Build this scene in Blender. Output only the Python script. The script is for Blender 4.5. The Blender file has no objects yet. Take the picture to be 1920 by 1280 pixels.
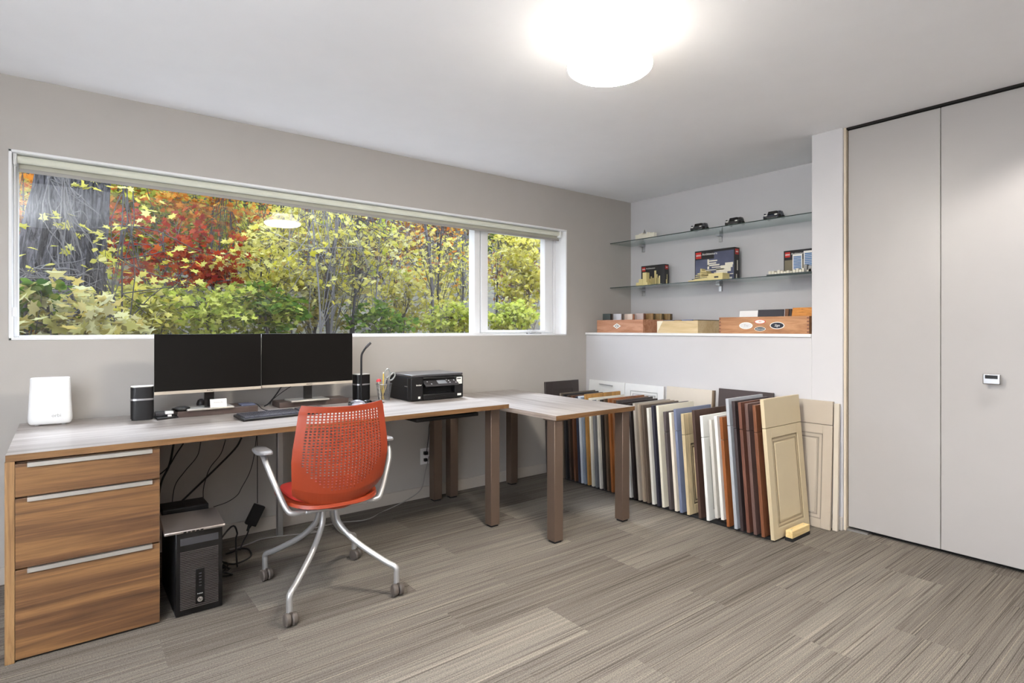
import bpy, bmesh, math, random
import numpy as np
from mathutils import Vector, Matrix, Euler
random.seed(7)
R = math.radians
sc = bpy.context.scene
COL = sc.collection

# ------------------------------------------------------------------ camera
F = 1075.0; CX = 960.0; CY = 616.5; HC = 1.22; AZ = R(51.9)
fx, fy = math.cos(AZ), math.sin(AZ)
rx_, ry_ = math.sin(AZ), -math.cos(AZ)
cam = bpy.data.cameras.new('camera'); camo = bpy.data.objects.new('camera', cam); COL.objects.link(camo)
cam.sensor_width = 36.0; cam.lens = 36.0 * F / 1920.0
cam.shift_y = -(640.0 - CY) / 1920.0
cam.clip_start = 0.02; cam.clip_end = 300
camo.location = (0, 0, HC)
camo.rotation_euler = (R(90), 0, AZ - R(90))
sc.camera = camo
sc.view_settings.view_transform = 'Standard'; sc.view_settings.look = 'None'
sc.view_settings.exposure = 1.08; sc.view_settings.gamma = 1.0
sc.view_settings.use_curve_mapping = False
try:
    sc.cycles.max_bounces = 10; sc.cycles.transparent_max_bounces = 16
    sc.cycles.diffuse_bounces = 5; sc.cycles.sample_clamp_indirect = 6.0
except Exception: pass

# ------------------------------------------------------------------ sky and sun
w = bpy.data.worlds.new('sky'); sc.world = w; w.use_nodes = True
nt = w.node_tree; nt.nodes.clear()
tc = nt.nodes.new('ShaderNodeTexCoord'); sp = nt.nodes.new('ShaderNodeSeparateXYZ')
rp = nt.nodes.new('ShaderNodeValToRGB'); bg = nt.nodes.new('ShaderNodeBackground'); ow = nt.nodes.new('ShaderNodeOutputWorld')
rp.color_ramp.elements[0].position = 0.0; rp.color_ramp.elements[0].color = (0.80, 0.84, 0.92, 1)
rp.color_ramp.elements[1].position = 0.8; rp.color_ramp.elements[1].color = (0.62, 0.76, 1.0, 1)
nt.links.new(tc.outputs['Generated'], sp.inputs[0]); nt.links.new(sp.outputs['Z'], rp.inputs[0])
nt.links.new(rp.outputs[0], bg.inputs[0]); nt.links.new(bg.outputs[0], ow.inputs[0])
bg.inputs[1].default_value = 3.7

def lamp(name, kind, loc, power, color=(1, 1, 1), size=0.1, rot=(0, 0, 0), parent=None, **kw):
    l = bpy.data.lights.new(name, kind); l.energy = power; l.color = color
    if kind == 'SUN': l.angle = size
    elif kind == 'AREA': l.size = size
    else: l.shadow_soft_size = size
    for k, v in kw.items(): setattr(l, k, v)
    o = bpy.data.objects.new(name, l); COL.objects.link(o); o.location = loc; o.rotation_euler = rot
    if parent: o.parent = parent
    return o
# hazy autumn sun from behind the trees, high, shining into the room
lamp('sun_light', 'SUN', (5, 20, 20), 2.9, (0.86, 0.91, 1.0), R(14), rot=(R(-38), 0, R(-12)))

# ------------------------------------------------------------------ helpers
def at(u, v, Y):
    a = (u - CX) / F; b = -(v - CY) / F
    dx, dy = fx + a * rx_, fy + a * ry_
    t = Y / dy
    return Vector((dx * t, Y, HC + b * t))
def atz(u, v, z):
    a = (u - CX) / F; b = -(v - CY) / F
    t = (z - HC) / b
    return Vector(((fx + a * rx_) * t, (fy + a * ry_) * t, z))
def yat(u, x):
    a = (u - CX) / F
    return x * (fy + a * ry_) / (fx + a * rx_)
def zat(x, y, v): return HC - (v - CY) * (x * fx + y * fy) / F

class MB:
    def __init__(s): s.v = []; s.f = []; s.m = []; s.mi = 0
    def add(s, vs, fs):
        n = len(s.v); s.v += [tuple(p) for p in vs]
        for f in fs: s.f.append(tuple(i + n for i in f)); s.m.append(s.mi)
        return s
    def box(s, x0, x1, y0, y1, z0, z1, M=None):
        vs = [(x, y, z) for z in (z0, z1) for (x, y) in ((x0, y0), (x1, y0), (x1, y1), (x0, y1))]
        if M is not None: vs = [M @ Vector(p) for p in vs]
        return s.add(vs, [(3, 2, 1, 0), (4, 5, 6, 7), (0, 1, 5, 4), (1, 2, 6, 5), (2, 3, 7, 6), (3, 0, 4, 7)])
    def cyl(s, c, r, h, n=24, axis='z', r2=None, M=None):
        r2 = r if r2 is None else r2
        return s.lathe([(0, 0), (r, 0), (r2, h), (0, h)], c, n, axis, M)
    def lathe(s, prof, c=(0, 0, 0), n=24, axis='z', M=None):
        vs = []; fs = []; rings = []
        for (r, h) in prof:
            if r < 1e-7: rings.append([len(vs)]); vs.append((0, 0, h))
            else:
                rings.append(list(range(len(vs), len(vs) + n)))
                vs += [(r * math.cos(2 * math.pi * i / n), r * math.sin(2 * math.pi * i / n), h) for i in range(n)]
        for a, b in zip(rings, rings[1:]):
            for i in range(n):
                j = (i + 1) % n
                if len(a) == 1 and len(b) == 1: continue
                if len(a) == 1: fs.append((a[0], b[j], b[i]))
                elif len(b) == 1: fs.append((a[i], a[j], b[0]))
                else: fs.append((a[i], a[j], b[j], b[i]))
        if axis == 'x': vs = [(z, x, y) for x, y, z in vs]
        if axis == 'y': vs = [(y, z, x) for x, y, z in vs]
        vs = [Vector(p) + Vector(c) for p in vs]
        if M is not None: vs = [M @ p for p in vs]
        return s.add(vs, fs)
    def tube(s, pts, r, n=8, r2=None, cap=True):
        P = [Vector(p) for p in pts]; rs = r if isinstance(r, (list, tuple)) else [r + ((r2 if r2 is not None else r) - r) * i / (len(P) - 1) for i in range(len(P))]
        up = Vector((0, 0, 1)); vs = []; fs = []; prev = None
        for i, p in enumerate(P):
            d = (P[min(i + 1, len(P) - 1)] - P[max(i - 1, 0)])
            if d.length < 1e-9: d = Vector((0, 0, 1))
            d.normalize()
            if prev is None:
                a = d.cross(up) if abs(d.z) < .95 else d.cross(Vector((1, 0, 0)))
            else: a = prev - d * prev.dot(d)
            if a.length < 1e-6: a = d.orthogonal()
            a.normalize(); prev = a; b = d.cross(a)
            vs += [p + (a * math.cos(2 * math.pi * k / n) + b * math.sin(2 * math.pi * k / n)) * rs[i] for k in range(n)]
        for i in range(len(P) - 1):
            for k in range(n):
                j = (k + 1) % n
                fs.append((i * n + k, i * n + j, (i + 1) * n + j, (i + 1) * n + k))
        if cap: fs.append(tuple(range(n - 1, -1, -1))); fs.append(tuple((len(P) - 1) * n + k for k in range(n)))
        return s.add(vs, fs)
    def prism(s, poly, h0, h1, axis='y', M=None):
        n = len(poly); g = {'y': lambda a, b, h: (a, h, b), 'x': lambda a, b, h: (h, a, b), 'z': lambda a, b, h: (a, b, h)}[axis]
        vs = [Vector(g(a, b, h0)) for a, b in poly] + [Vector(g(a, b, h1)) for a, b in poly]
        if M is not None: vs = [M @ p for p in vs]
        return s.add(vs, [tuple(range(n - 1, -1, -1)), tuple(range(n, 2 * n))] + [(i, (i + 1) % n, n + (i + 1) % n, n + i) for i in range(n)])

def smooth_path(pts, k=4):
    P = [Vector(p) for p in pts]
    if len(P) < 3: return P
    Q = [P[0] * 2 - P[1]] + P + [P[-1] * 2 - P[-2]]; out = []
    for i in range(1, len(Q) - 2):
        for j in range(k):
            t = j / k; a, b, c, d = Q[i - 1], Q[i], Q[i + 1], Q[i + 2]
            out.append(0.5 * ((2 * b) + (c - a) * t + (2 * a - 5 * b + 4 * c - d) * t * t + (3 * b - a - 3 * c + d) * t ** 3))
    out.append(P[-1]); return out

def wloc(p):
    v = Vector((0, 0, 0))
    while p is not None: v += Vector(p.location); p = p.parent
    return v
def obj(name, mb, mat, parent=None, bevel=0.0, smooth=False, world=False, seg=2, loc=None):
    me = bpy.data.meshes.new(name)
    vs = mb.v
    if world and parent is not None:
        o_ = wloc(parent); vs = [(x - o_.x, y - o_.y, z - o_.z) for x, y, z in vs]
    me.from_pydata(vs, [], mb.f)
    for m in (mat if isinstance(mat, (list, tuple)) else [mat]): me.materials.append(m)
    if isinstance(mat, (list, tuple)): me.polygons.foreach_set('material_index', mb.m)
    bm = bmesh.new(); bm.from_mesh(me); bmesh.ops.recalc_face_normals(bm, faces=bm.faces); bm.to_mesh(me); bm.free()
    if smooth:
        me.polygons.foreach_set('use_smooth', [True] * len(me.polygons))
        try: me.set_sharp_from_angle(angle=R(38))
        except Exception: pass
    o = bpy.data.objects.new(name, me); COL.objects.link(o)
    if parent is not None: o.parent = parent
    if loc is not None: o.location = loc
    if bevel > 0:
        b = o.modifiers.new('bevel', 'BEVEL'); b.width = bevel; b.segments = seg; b.limit_method = 'ANGLE'; b.angle_limit = R(40)
        if smooth is False:
            me.polygons.foreach_set('use_smooth', [True] * len(me.polygons))
            try: me.set_sharp_from_angle(angle=R(30))
            except Exception: pass
            b.harden_normals = False
    return o
def tag(o, label, cat, group=None, kind=None):
    o['label'] = label; o['category'] = cat
    if group: o['group'] = group
    if kind: o['kind'] = kind
    return o
def thing(name, label, cat, loc=(0, 0, 0), rotz=0.0, group=None, rot=None):
    o = bpy.data.objects.new(name, None); COL.objects.link(o); o.location = loc
    o.rotation_euler = rot if rot else (0, 0, rotz); o.empty_display_size = .05
    return tag(o, label, cat, group)
def copy_tree(o, parent=None):
    c = o.copy(); COL.objects.link(c); c.parent = parent
    for ch in list(o.children): copy_tree(ch, c)
    return c
def struct(name, mb, mat, parent=None, **k):
    o = obj(name, mb, mat, parent, **k)
    if parent is None: o['kind'] = 'structure'
    return o
def text(name, s, size, loc, rot, mat, parent, bold=0.0, shear=0.0, align='CENTER', world=True, sx=1.0):
    cu = bpy.data.curves.new(name, 'FONT'); cu.body = s; cu.size = size; cu.extrude = 0.0003; cu.offset = bold
    cu.shear = shear; cu.align_x = align; cu.align_y = 'CENTER'; cu.resolution_u = 3
    t = bpy.data.objects.new(name, cu); COL.objects.link(t)
    bpy.context.view_layer.update()
    me = bpy.data.meshes.new_from_object(t.evaluated_get(bpy.context.evaluated_depsgraph_get()))
    COL.objects.unlink(t); bpy.data.objects.remove(t)
    M = Matrix.Translation(Vector(loc) - (wloc(parent) if (parent and world) else Vector((0, 0, 0)))) @ Euler(rot).to_matrix().to_4x4() @ Matrix.Diagonal((sx, 1, 1, 1))
    me.transform(M); me.materials.clear(); me.materials.append(mat); me.name = name
    o = bpy.data.objects.new(name, me); COL.objects.link(o); o.parent = parent
    return o
FRONT = (R(90), 0, 0); LEFTW = (R(90), 0, R(-90))

# ------------------------------------------------------------------ materials
def lin(c):
    return tuple((x / 255 / 12.92 if x / 255 <= .04045 else ((x / 255 + .055) / 1.055) ** 2.4) for x in c)
def nodes(name):
    m = bpy.data.materials.new(name); m.use_nodes = True
    t = m.node_tree; b = t.nodes['Principled BSDF']; return m, t, b
def N(t, k, **kw):
    n = t.nodes.new(k)
    for a, v in kw.items():
        if a in n.inputs.keys() if isinstance(a, str) else False: n.inputs[a].default_value = v
        else: setattr(n, a, v)
    return n
def mixc(t, fac, a, b, mode='MIX'):
    n = t.nodes.new('ShaderNodeMix'); n.data_type = 'RGBA'; n.blend_type = mode
    for s, v in ((0, fac), (6, a), (7, b)):
        if hasattr(v, 'is_linked') or hasattr(v, 'links'): t.links.new(v, n.inputs[s])
        else: n.inputs[s].default_value = v if not isinstance(v, tuple) or len(v) == 4 else (*v, 1)
    return n.outputs[2]
def coords(t, scale=(1, 1, 1), rot=(0, 0, 0), kind='Object'):
    c = t.nodes.new('ShaderNodeTexCoord'); m = t.nodes.new('ShaderNodeMapping')
    m.inputs['Scale'].default_value = scale; m.inputs['Rotation'].default_value = rot
    t.links.new(c.outputs[kind], m.inputs[0]); return m.outputs[0]
def noise(t, vec, scale, detail=3, rough=.5, dist=0.0):
    n = t.nodes.new('ShaderNodeTexNoise'); n.inputs['Scale'].default_value = scale; n.inputs['Detail'].default_value = detail
    n.inputs['Roughness'].default_value = rough; n.inputs['Distortion'].default_value = dist
    if vec is not None: t.links.new(vec, n.inputs['Vector'])
    return n.outputs['Fac']
def ramp(t, fac, stops):
    r = t.nodes.new('ShaderNodeValToRGB'); e = r.color_ramp.elements
    while len(e) < len(stops): e.new(.5)
    for i, (p, c) in enumerate(stops): e[i].position = p; e[i].color = (*c, 1) if len(c) == 3 else c
    t.links.new(fac, r.inputs[0]); return r.outputs[0]
def bump(t, b, h, strength=.2, dist=.002):
    n = t.nodes.new('ShaderNodeBump'); n.inputs['Strength'].default_value = strength; n.inputs['Distance'].default_value = dist
    t.links.new(h, n.inputs['Height']); t.links.new(n.outputs[0], b.inputs['Normal'])
def mat(name, c, rough=.5, metal=0.0, spec=.5, bumps=None, var=.04, emit=None, coat=0.0):
    m, t, b = nodes(name); c = lin(c)
    v = coords(t)
    nz = noise(t, v, 6, 4)
    lo = tuple(x * (1 - var) for x in c); hi = tuple(min(1, x * (1 + var)) for x in c)
    t.links.new(ramp(t, nz, [(.3, lo), (.7, hi)]), b.inputs['Base Color'])
    b.inputs['Roughness'].default_value = rough; b.inputs['Metallic'].default_value = metal
    b.inputs['Specular IOR Level'].default_value = spec; b.inputs['Coat Weight'].default_value = coat
    if bumps: bump(t, b, noise(t, v, bumps[0], 3), bumps[1], bumps[2] if len(bumps) > 2 else .002)
    if emit: b.inputs['Emission Color'].default_value = (*lin(emit[0]), 1); b.inputs['Emission Strength'].default_value = emit[1]
    return m
def wood(name, dark, mid, light, scale=(1.2, 14, 14), rough=.42, dist=1.2, spec=.4, streak=.5):
    m, t, b = nodes(name)
    v = coords(t, scale)
    n1 = noise(t, v, 1.6, 5, .6, dist)
    n2 = noise(t, coords(t, tuple(s * 6 for s in scale)), 2.0, 4, .7)
    c1 = ramp(t, n1, [(.28, lin(dark)), (.47, lin(mid)), (.62, lin(light)), (.75, lin(mid))])
    c2 = ramp(t, n2, [(.35, (.72, .70, .68)), (.6, (1, 1, 1))])
    t.links.new(mixc(t, streak, c1, c2, 'MULTIPLY'), b.inputs['Base Color'])
    b.inputs['Roughness'].default_value = rough; b.inputs['Specular IOR Level'].default_value = spec
    bump(t, b, n2, .08, .001)
    return m
M = {}
M['wall'] = mat('wall_paint', (178, 173, 167), .75, spec=.3, bumps=(180, .05, .001), var=.015)
M['wall2'] = mat('wall_paint_white', (200, 198, 199), .7, spec=.3, bumps=(180, .05, .001), var=.01)
M['ceil'] = mat('ceiling_paint', (243, 243, 245), .85, spec=.2, bumps=(120, .05, .001), var=.01)
M['trim'] = mat('white_trim', (232, 232, 232), .45, var=.01)
M['base'] = mat('baseboard_paint', (190, 182, 172), .5, var=.01)
M['door'] = mat('door_paint', (168, 164, 161), .38, spec=.45, bumps=(30, .06, .002), var=.012)
M['dark'] = mat('closet_dark', (22, 20, 18), .9)
M['blackp'] = mat('black_plastic', (15, 14, 15), .45, spec=.35)
M['blackg'] = mat('gloss_black', (14, 13, 13), .2)
M['screen'] = mat('screen_black', (14, 12, 10), .34, spec=.18)
M['darkgrey'] = mat('dark_grey_plastic', (52, 50, 52), .45)
M['silver'] = mat('silver_metal', (196, 196, 198), .32, 1.0)
M['alu'] = mat('brushed_aluminium', (214, 210, 203), .38, .85)
M['champ'] = mat('champagne_bezel', (196, 184, 168), .4, .25)
M['greym'] = mat('grey_metal_paint', (172, 170, 168), .35, .7)
M['legm'] = mat('taupe_metal', (112, 94, 81), .38, .55, var=.03)
M['white'] = mat('white_plastic', (238, 238, 237), .35, var=.01)
M['paper'] = mat('paper_white', (245, 243, 238), .7, var=.01)
M['orange'] = mat('orange_plastic', (138, 50, 22), .42, var=.03)
M['redseat'] = mat('red_fabric', (150, 26, 12), .85, bumps=(260, .25, .002))
M['caster'] = mat('caster_grey', (78, 70, 64), .5)
M['rubber'] = mat('black_rubber', (16, 15, 15), .8)
M['walnut'] = wood('walnut_laminate', (60, 41, 27), (92, 64, 41), (126, 92, 58), (.5, 13, 13), streak=.75, dist=.7)
M['walnutv'] = wood('walnut_laminate_vertical', (90, 66, 44), (126, 94, 62), (150, 116, 78), (22, 22, 1.2), streak=.7)
M['edge'] = wood('oak_edge_band', (84, 60, 36), (104, 75, 46), (120, 88, 56), (1.5, 30, 30))
M['desktop'] = wood('pale_walnut_top', (128, 118, 110), (156, 148, 143), (180, 174, 170), (.9, 14, 14), rough=.36, streak=.35, dist=.8, spec=.6)
M['tabletop'] = wood('pale_walnut_top_across', (128, 118, 110), (156, 148, 143), (180, 174, 170), (14, .9, 14), rough=.36, streak=.35, dist=.8, spec=.6)
M['riser'] = mat('riser_brown', (72, 58, 52), .45)
M['cherry'] = wood('cherry_wood', (150, 98, 70), (176, 124, 94), (196, 148, 120), (14, 1.2, 14), streak=.3)
M['maple'] = wood('maple_wood', (186, 160, 116), (206, 182, 140), (216, 196, 158), (10, 1.2, 10), streak=.2)
M['boxwal'] = wood('walnut_box_wood', (136, 92, 62), (168, 120, 84), (190, 144, 106), (14, 1.1, 12), streak=.4)
M['tan'] = mat('tan_brick', (222, 206, 146), .45, var=.06)
M['cream'] = mat('cream_brick', (232, 226, 208), .45, var=.06)
M['lblack'] = mat('carton_black', (28, 26, 28), .4)
M['lred'] = mat('label_red', (196, 44, 34), .4)
M['lwhite'] = mat('label_white', (236, 234, 228), .5)
M['lblue'] = mat('label_slate', (84, 88, 112), .45, var=.2)
M['lglass'] = mat('printed_blue', (76, 122, 172), .4, var=.25)
M['pcgrille'] = mat('grille_brown_black', (54, 48, 46), .4)
M['yellow'] = mat('pencil_yellow', (222, 190, 70), .4)
M['cable'] = mat('cable_black', (14, 13, 13), .5)
M['cablew'] = mat('cable_grey', (150, 145, 140), .5)
M['mesh'] = mat('pen_cup_mesh', (120, 120, 122), .4, .6)

def glassmat(name, tint=(1, 1, 1), refl=1.0, alpha_tint=None, edge=False):
    m = bpy.data.materials.new(name); m.use_nodes = True; t = m.node_tree; t.nodes.clear()
    o = t.nodes.new('ShaderNodeOutputMaterial'); tr = t.nodes.new('ShaderNodeBsdfTransparent'); g = t.nodes.new('ShaderNodeBsdfGlossy')
    fr = t.nodes.new('ShaderNodeFresnel'); fr.inputs[0].default_value = 1.5; mx = t.nodes.new('ShaderNodeMixShader')
    tr.inputs[0].default_value = (*tint, 1); g.inputs['Roughness'].default_value = 0.01; g.inputs[0].default_value = (refl, refl, refl, 1)
    ge = t.nodes.new('ShaderNodeNewGeometry'); mr = t.nodes.new('ShaderNodeMapRange'); mr.inputs['To Min'].default_value = 1.5; mr.inputs['To Max'].default_value = 1 / 1.5
    t.links.new(ge.outputs['Backfacing'], mr.inputs[0]); t.links.new(mr.outputs[0], fr.inputs[0])
    t.links.new(fr.outputs[0], mx.inputs[0]); t.links.new(tr.outputs[0], mx.inputs[1]); t.links.new(g.outputs[0], mx.inputs[2]); t.links.new(mx.outputs[0], o.inputs[0])
    return m
M['glass'] = glassmat('window_glass', (.985, .99, .985))
M['shelfglass'] = glassmat('shelf_glass', (.80, .875, .865))
M['shelfedge'] = mat('glass_edge_dark', (52, 66, 62), .25)

def carpet():
    m, t, b = nodes('striped_carpet')
    c = t.nodes.new('ShaderNodeTexCoord')
    br = t.nodes.new('ShaderNodeTexBrick'); br.offset = .37; br.offset_frequency = 2; br.squash = 1.0
    br.inputs['Color1'].default_value = (0, 0, 0, 1); br.inputs['Color2'].default_value = (1, 1, 1, 1); br.inputs['Mortar'].default_value = (.5, .5, .5, 1)
    br.inputs['Scale'].default_value = 1; br.inputs['Mortar Size'].default_value = 0; br.inputs['Brick Width'].default_value = 1.0; br.inputs['Row Height'].default_value = .25
    mp = t.nodes.new('ShaderNodeMapping'); mp.inputs['Location'].default_value = (.33, .12, 0)
    t.links.new(c.outputs['Object'], mp.inputs[0]); t.links.new(mp.outputs[0], br.inputs['Vector'])
    tone = ramp(t, br.outputs['Color'], [(0, lin((124, 112, 100))), (.35, lin((142, 131, 119))), (.7, lin((158, 148, 136))), (1, lin((176, 167, 153)))])
    tone = ramp(t, br.outputs['Color'], [(0, lin((97, 91, 84))), (.5, lin((108, 102, 95))), (1, lin((121, 115, 107)))])
    # woven ribs running along the plank, shifted from plank to plank
    def rib(sx, sy, sc_, det=2, off=7.0):
        co = t.nodes.new('ShaderNodeTexCoord'); mp_ = t.nodes.new('ShaderNodeMapping'); mp_.inputs['Scale'].default_value = (sx, sy, 1)
        vm = t.nodes.new('ShaderNodeVectorMath'); vm.operation = 'MULTIPLY_ADD'; vm.inputs[1].default_value = (off, off, off)
        t.links.new(br.outputs['Color'], vm.inputs[0]); t.links.new(co.outputs['Object'], mp_.inputs[0]); t.links.new(mp_.outputs[0], vm.inputs[2])
        return noise(t, vm.outputs[0], sc_, det, .55)
    s1 = rib(.35, 9, 2.2, 2); s2 = rib(.55, 78, 2.0, 1); s4 = rib(.8, 120, 2.0, 1, 3.1)
    s3 = noise(t, coords(t, (95, 140, 1)), 2.0, 2, .7)
    a = ramp(t, s1, [(.30, (.86, .85, .84)), (.5, (1, 1, 1)), (.70, (1.10, 1.09, 1.07))])
    bb = ramp(t, s2, [(.30, (.42, .40, .38)), (.40, (.94, .93, .92)), (.60, (1, 1, 1)), (.72, (1.45, 1.42, 1.36))])
    dd = ramp(t, s4, [(.34, (.55, .54, .53)), (.44, (1, 1, 1)), (.60, (1, 1, 1)), (.70, (1.3, 1.28, 1.24))])
    cc = ramp(t, s3, [(.32, (.52, .51, .50)), (.5, (1, 1, 1)), (.68, (1.42, 1.40, 1.36))])
    col = mixc(t, .9, tone, a, 'MULTIPLY'); col = mixc(t, .85, col, bb, 'MULTIPLY'); col = mixc(t, .8, col, dd, 'MULTIPLY'); col = mixc(t, .8, col, cc, 'MULTIPLY')
    t.links.new(col, b.inputs['Base Color']); b.inputs['Roughness'].default_value = .95; b.inputs['Specular IOR Level'].default_value = .15
    mth = t.nodes.new('ShaderNodeMath'); mth.operation = 'ADD'; t.links.new(s2, mth.inputs[0]); t.links.new(s3, mth.inputs[1])
    bump(t, b, mth.outputs[0], .5, .004)
    return m
M['carpet'] = carpet()

# ------------------------------------------------------------------ room shell
W = 3.66; X0 = -1.7; XR = 3.72; XN = 4.33; YB = -1.3; H = 2.44
WX0, WX1, WZ0, WZ1 = -.204, 3.479, 1.165, 2.086
b = MB().box(X0, XN + .2, YB, 4.0, -.1, 0); struct('floor', b, M['carpet'])
b = MB().box(X0, XN + .2, YB, 4.0, H, H + .1); struct('ceiling', b, M['ceil'])
b = MB().box(X0, WX0, W, 4.0, 0, H).box(WX1, XN + .2, W, 4.0, 0, H).box(WX0, WX1, W, 4.0, 0, WZ0).box(WX0, WX1, W, 4.0, WZ1, H)
struct('wall_front', b, M['wall'])
LY0, LY1, LZ0, LZ1 = -1.1, 1.8, .25, 2.25                         # added unseen opening in the left wall, lets in fill daylight
b = MB().box(X0 - .1, X0, YB - .1, LY0, 0, H).box(X0 - .1, X0, LY1, 4.0, 0, H).box(X0 - .1, X0, LY0, LY1, 0, LZ0).box(X0 - .1, X0, LY0, LY1, LZ1, H); struct('wall_left', b, M['wall'])
w2 = bpy.data.objects.new('added_light_window', None); COL.objects.link(w2); w2.location = (X0 - .05, .35, LZ0); w2['kind'] = 'structure'  # made-up window out of view, sends sky light to the right side
b = MB().box(X0 - .09, X0 - .02, LY0, LY0 + .05, LZ0, LZ1).box(X0 - .09, X0 - .02, LY1 - .05, LY1, LZ0, LZ1).box(X0 - .09, X0 - .02, LY0, LY1, LZ0, LZ0 + .05).box(X0 - .09, X0 - .02, LY0, LY1, LZ1 - .05, LZ1).box(X0 - .09, X0 - .02, .32, .38, LZ0, LZ1)
obj('window_frame', b, M['trim'], w2, world=True, bevel=.003)
obj('window_pane', MB().box(X0 - .058, X0 - .052, LY0 + .05, .32, LZ0 + .05, LZ1 - .05).box(X0 - .058, X0 - .052, .38, LY1 - .05, LZ0 + .05, LZ1 - .05), M['glass'], w2, world=True)
b = MB().box(X0, XN + .2, YB - .1, YB, 0, H); struct('wall_back', b, mat('back_wall_taupe', (140, 134, 128), .8))
b = MB().box(XR, XN, 1.68, W, 0, 1.168)                       # half-height wall under the ledge
b.box(XR, XN, 1.497, 1.68, 0, H)                               # pier between niche and closet
b.box(XN, XN + .12, YB, W, 0, H)                               # back of niche and closet
b.box(XR, XN, YB, -.40, 0, H)
struct('wall_right', b, M['wall2'], bevel=.003)
struct('trim_1', MB().box(3.708, XN, 1.68, W, 1.168, 1.188), M['trim'], bevel=.003)
struct('baseboard_front', MB().box(X0, XR, W - .012, W, 0, .082), M['base'], bevel=.003)
struct('baseboard_right', MB().box(XR - .012, XR, 1.497, W - .012, 0, .082), M['base'], bevel=.003)
struct('baseboard_left', MB().box(X0, X0 + .012, YB, W - .012, 0, .082), M['base'], bevel=.003)
# closet bifold leaves
struct('trim_2', MB().box(3.735, 3.80, 1.486, 1.497, 0, H), mat('jamb_cream', (214, 200, 178), .5), bevel=.001)
struct('gap_shade_strip', MB().box(3.745, 3.83, -.40, 1.486, 2.428, 2.44), M['dark'])  # near-black strip standing in for the shade in the gap above the leaves
y1 = 1.481
for k in range(4):
    y0 = y1 - .464
    d = struct('door_%d' % (k + 1), MB().box(3.76, 3.795, y0, y1, .022, 2.424), M['door'], bevel=.002)
    y1 = y0 - .0025
struct('closet_shade_sheet', MB().box(3.80, 3.83, -.40, 1.49, .0, 2.428), M['dark'])  # near-black sheet standing in for the shaded closet interior behind the leaves
struct('trim_5', MB().box(3.745, 3.80, 1.37, 1.484, .0, .010), M['greym'])
h = thing('door_pull', 'small square silver pull on the tall white closet door', 'door handle', (3.759, .792, .965))
obj('stem', MB().box(3.733, 3.759, .786, .798, .958, .972), M['silver'], h, world=True)
obj('plate', MB().box(3.722, 3.735, .756, .827, .938, .990), M['silver'], h, bevel=.004, world=True)
obj('face_inset', MB().box(3.7212, 3.7222, .766, .817, .966, .984), M['blackg'], h, world=True)

# ------------------------------------------------------------------ window
wn = bpy.data.objects.new('window_1', None); COL.objects.link(wn); wn.location = (WX0, 3.80, WZ0); wn['kind'] = 'structure'
th = .012
b = MB().box(WX0, WX0 + th, W - .004, 3.80, WZ0, WZ1).box(WX1 - th, WX1, W - .004, 3.80, WZ0, WZ1)
b.box(WX0, WX1, W - .004, 3.80, WZ1 - th, WZ1).box(WX0, WX1, W - .004, 3.80, WZ0, WZ0 + th)
obj('window_lining', b, M['trim'], wn, world=True, bevel=.002)
Z0, Z1 = WZ0 + th, WZ1 - th
b = MB()
b.box(WX0 + .012, WX0 + .03, 3.79, 3.87, Z0, Z1).box(3.44, WX1 - .012, 3.79, 3.87, Z0, Z1)
b.box(WX0 + .03, 3.44, 3.79, 3.87, Z1 - .04, Z1).box(WX0 + .03, 3.44, 3.79, 3.87, Z0, Z0 + .010)
b.box(2.591, 2.645, 3.79, 3.87, Z0 + .01, Z1 - .04)
obj('window_frame', b, M['trim'], wn, world=True, bevel=.003)
b = MB().box(2.653, 2.72, 3.785, 3.85, Z0 + .012, Z1 - .04).box(3.335, 3.40, 3.785, 3.85, Z0 + .012, Z1 - .04)
b.box(2.72, 3.335, 3.785, 3.85, Z0 + .012, Z0 + .034).box(2.72, 3.335, 3.785, 3.85, Z1 - .062, Z1 - .04)
b.box(3.405, 3.435, 3.795, 3.85, Z0 + .012, Z1 - .04)
sash = obj('window_sash', b, M['trim'], wn, world=True, bevel=.004)
b = MB().box(WX0 + .03, 2.591, 3.83, 3.836, Z0 + .01, Z1 - .04); obj('window_pane', b, M['glass'], wn, world=True)
b = MB().box(2.72, 3.335, 3.815, 3.821, Z0 + .034, Z1 - .062); obj('window_pane', b, M['glass'], wn, world=True)
b = MB().box(3.12, 3.27, 3.755, 3.785, Z0, Z0 + .012).box(3.14, 3.20, 3.745, 3.757, Z0 + .002, Z0 + .016); obj('window_latch', b, M['greym'], wn, world=True, bevel=.003)
# roller blind
t_ = thing('roller_blind', 'rolled-up grey roller blind along the top of the wide window', 'blind', (1.6, 3.70, 2.05))
shade = mat('blind_fabric', (176, 174, 160), .8)
obj('blind_roll', MB().cyl((WX0 + .03, 3.705, 2.051), .019, 3.62, 20, 'x'), mat('blind_roll_fabric', (214, 214, 198), .6), t_, world=True, smooth=True)
obj('blind_fabric', MB().box(WX0 + .035, 3.435, 3.720, 3.7215, 2.006, 2.055), shade, t_, world=True)
obj('hem_bar', MB().box(WX0 + .035, 3.435, 3.712, 3.7195, 1.992, 2.010), mat('hem_grey', (150, 147, 142), .6), t_, world=True, bevel=.002)
for xa in (WX0 + .014, 3.42): obj('bracket', MB().box(xa, xa + .015, 3.68, 3.73, 2.02, 2.074), M['white'], t_, world=True, bevel=.002)
b = MB()
for s in (0, 1):
    b.tube([(WX0 + .022, 3.672 + s * .016, 2.05), (WX0 + .022, 3.672 + s * .016, 1.32)], .0016, 6)
for k in range(60):
    b.lathe([(0, -.003), (.003, 0), (0, .003)], (WX0 + .022, 3.672, 1.33 + k * .012), 6)
b.box(WX0 + .014, WX0 + .03, 3.668, 3.692, 1.28, 1.325)
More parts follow.
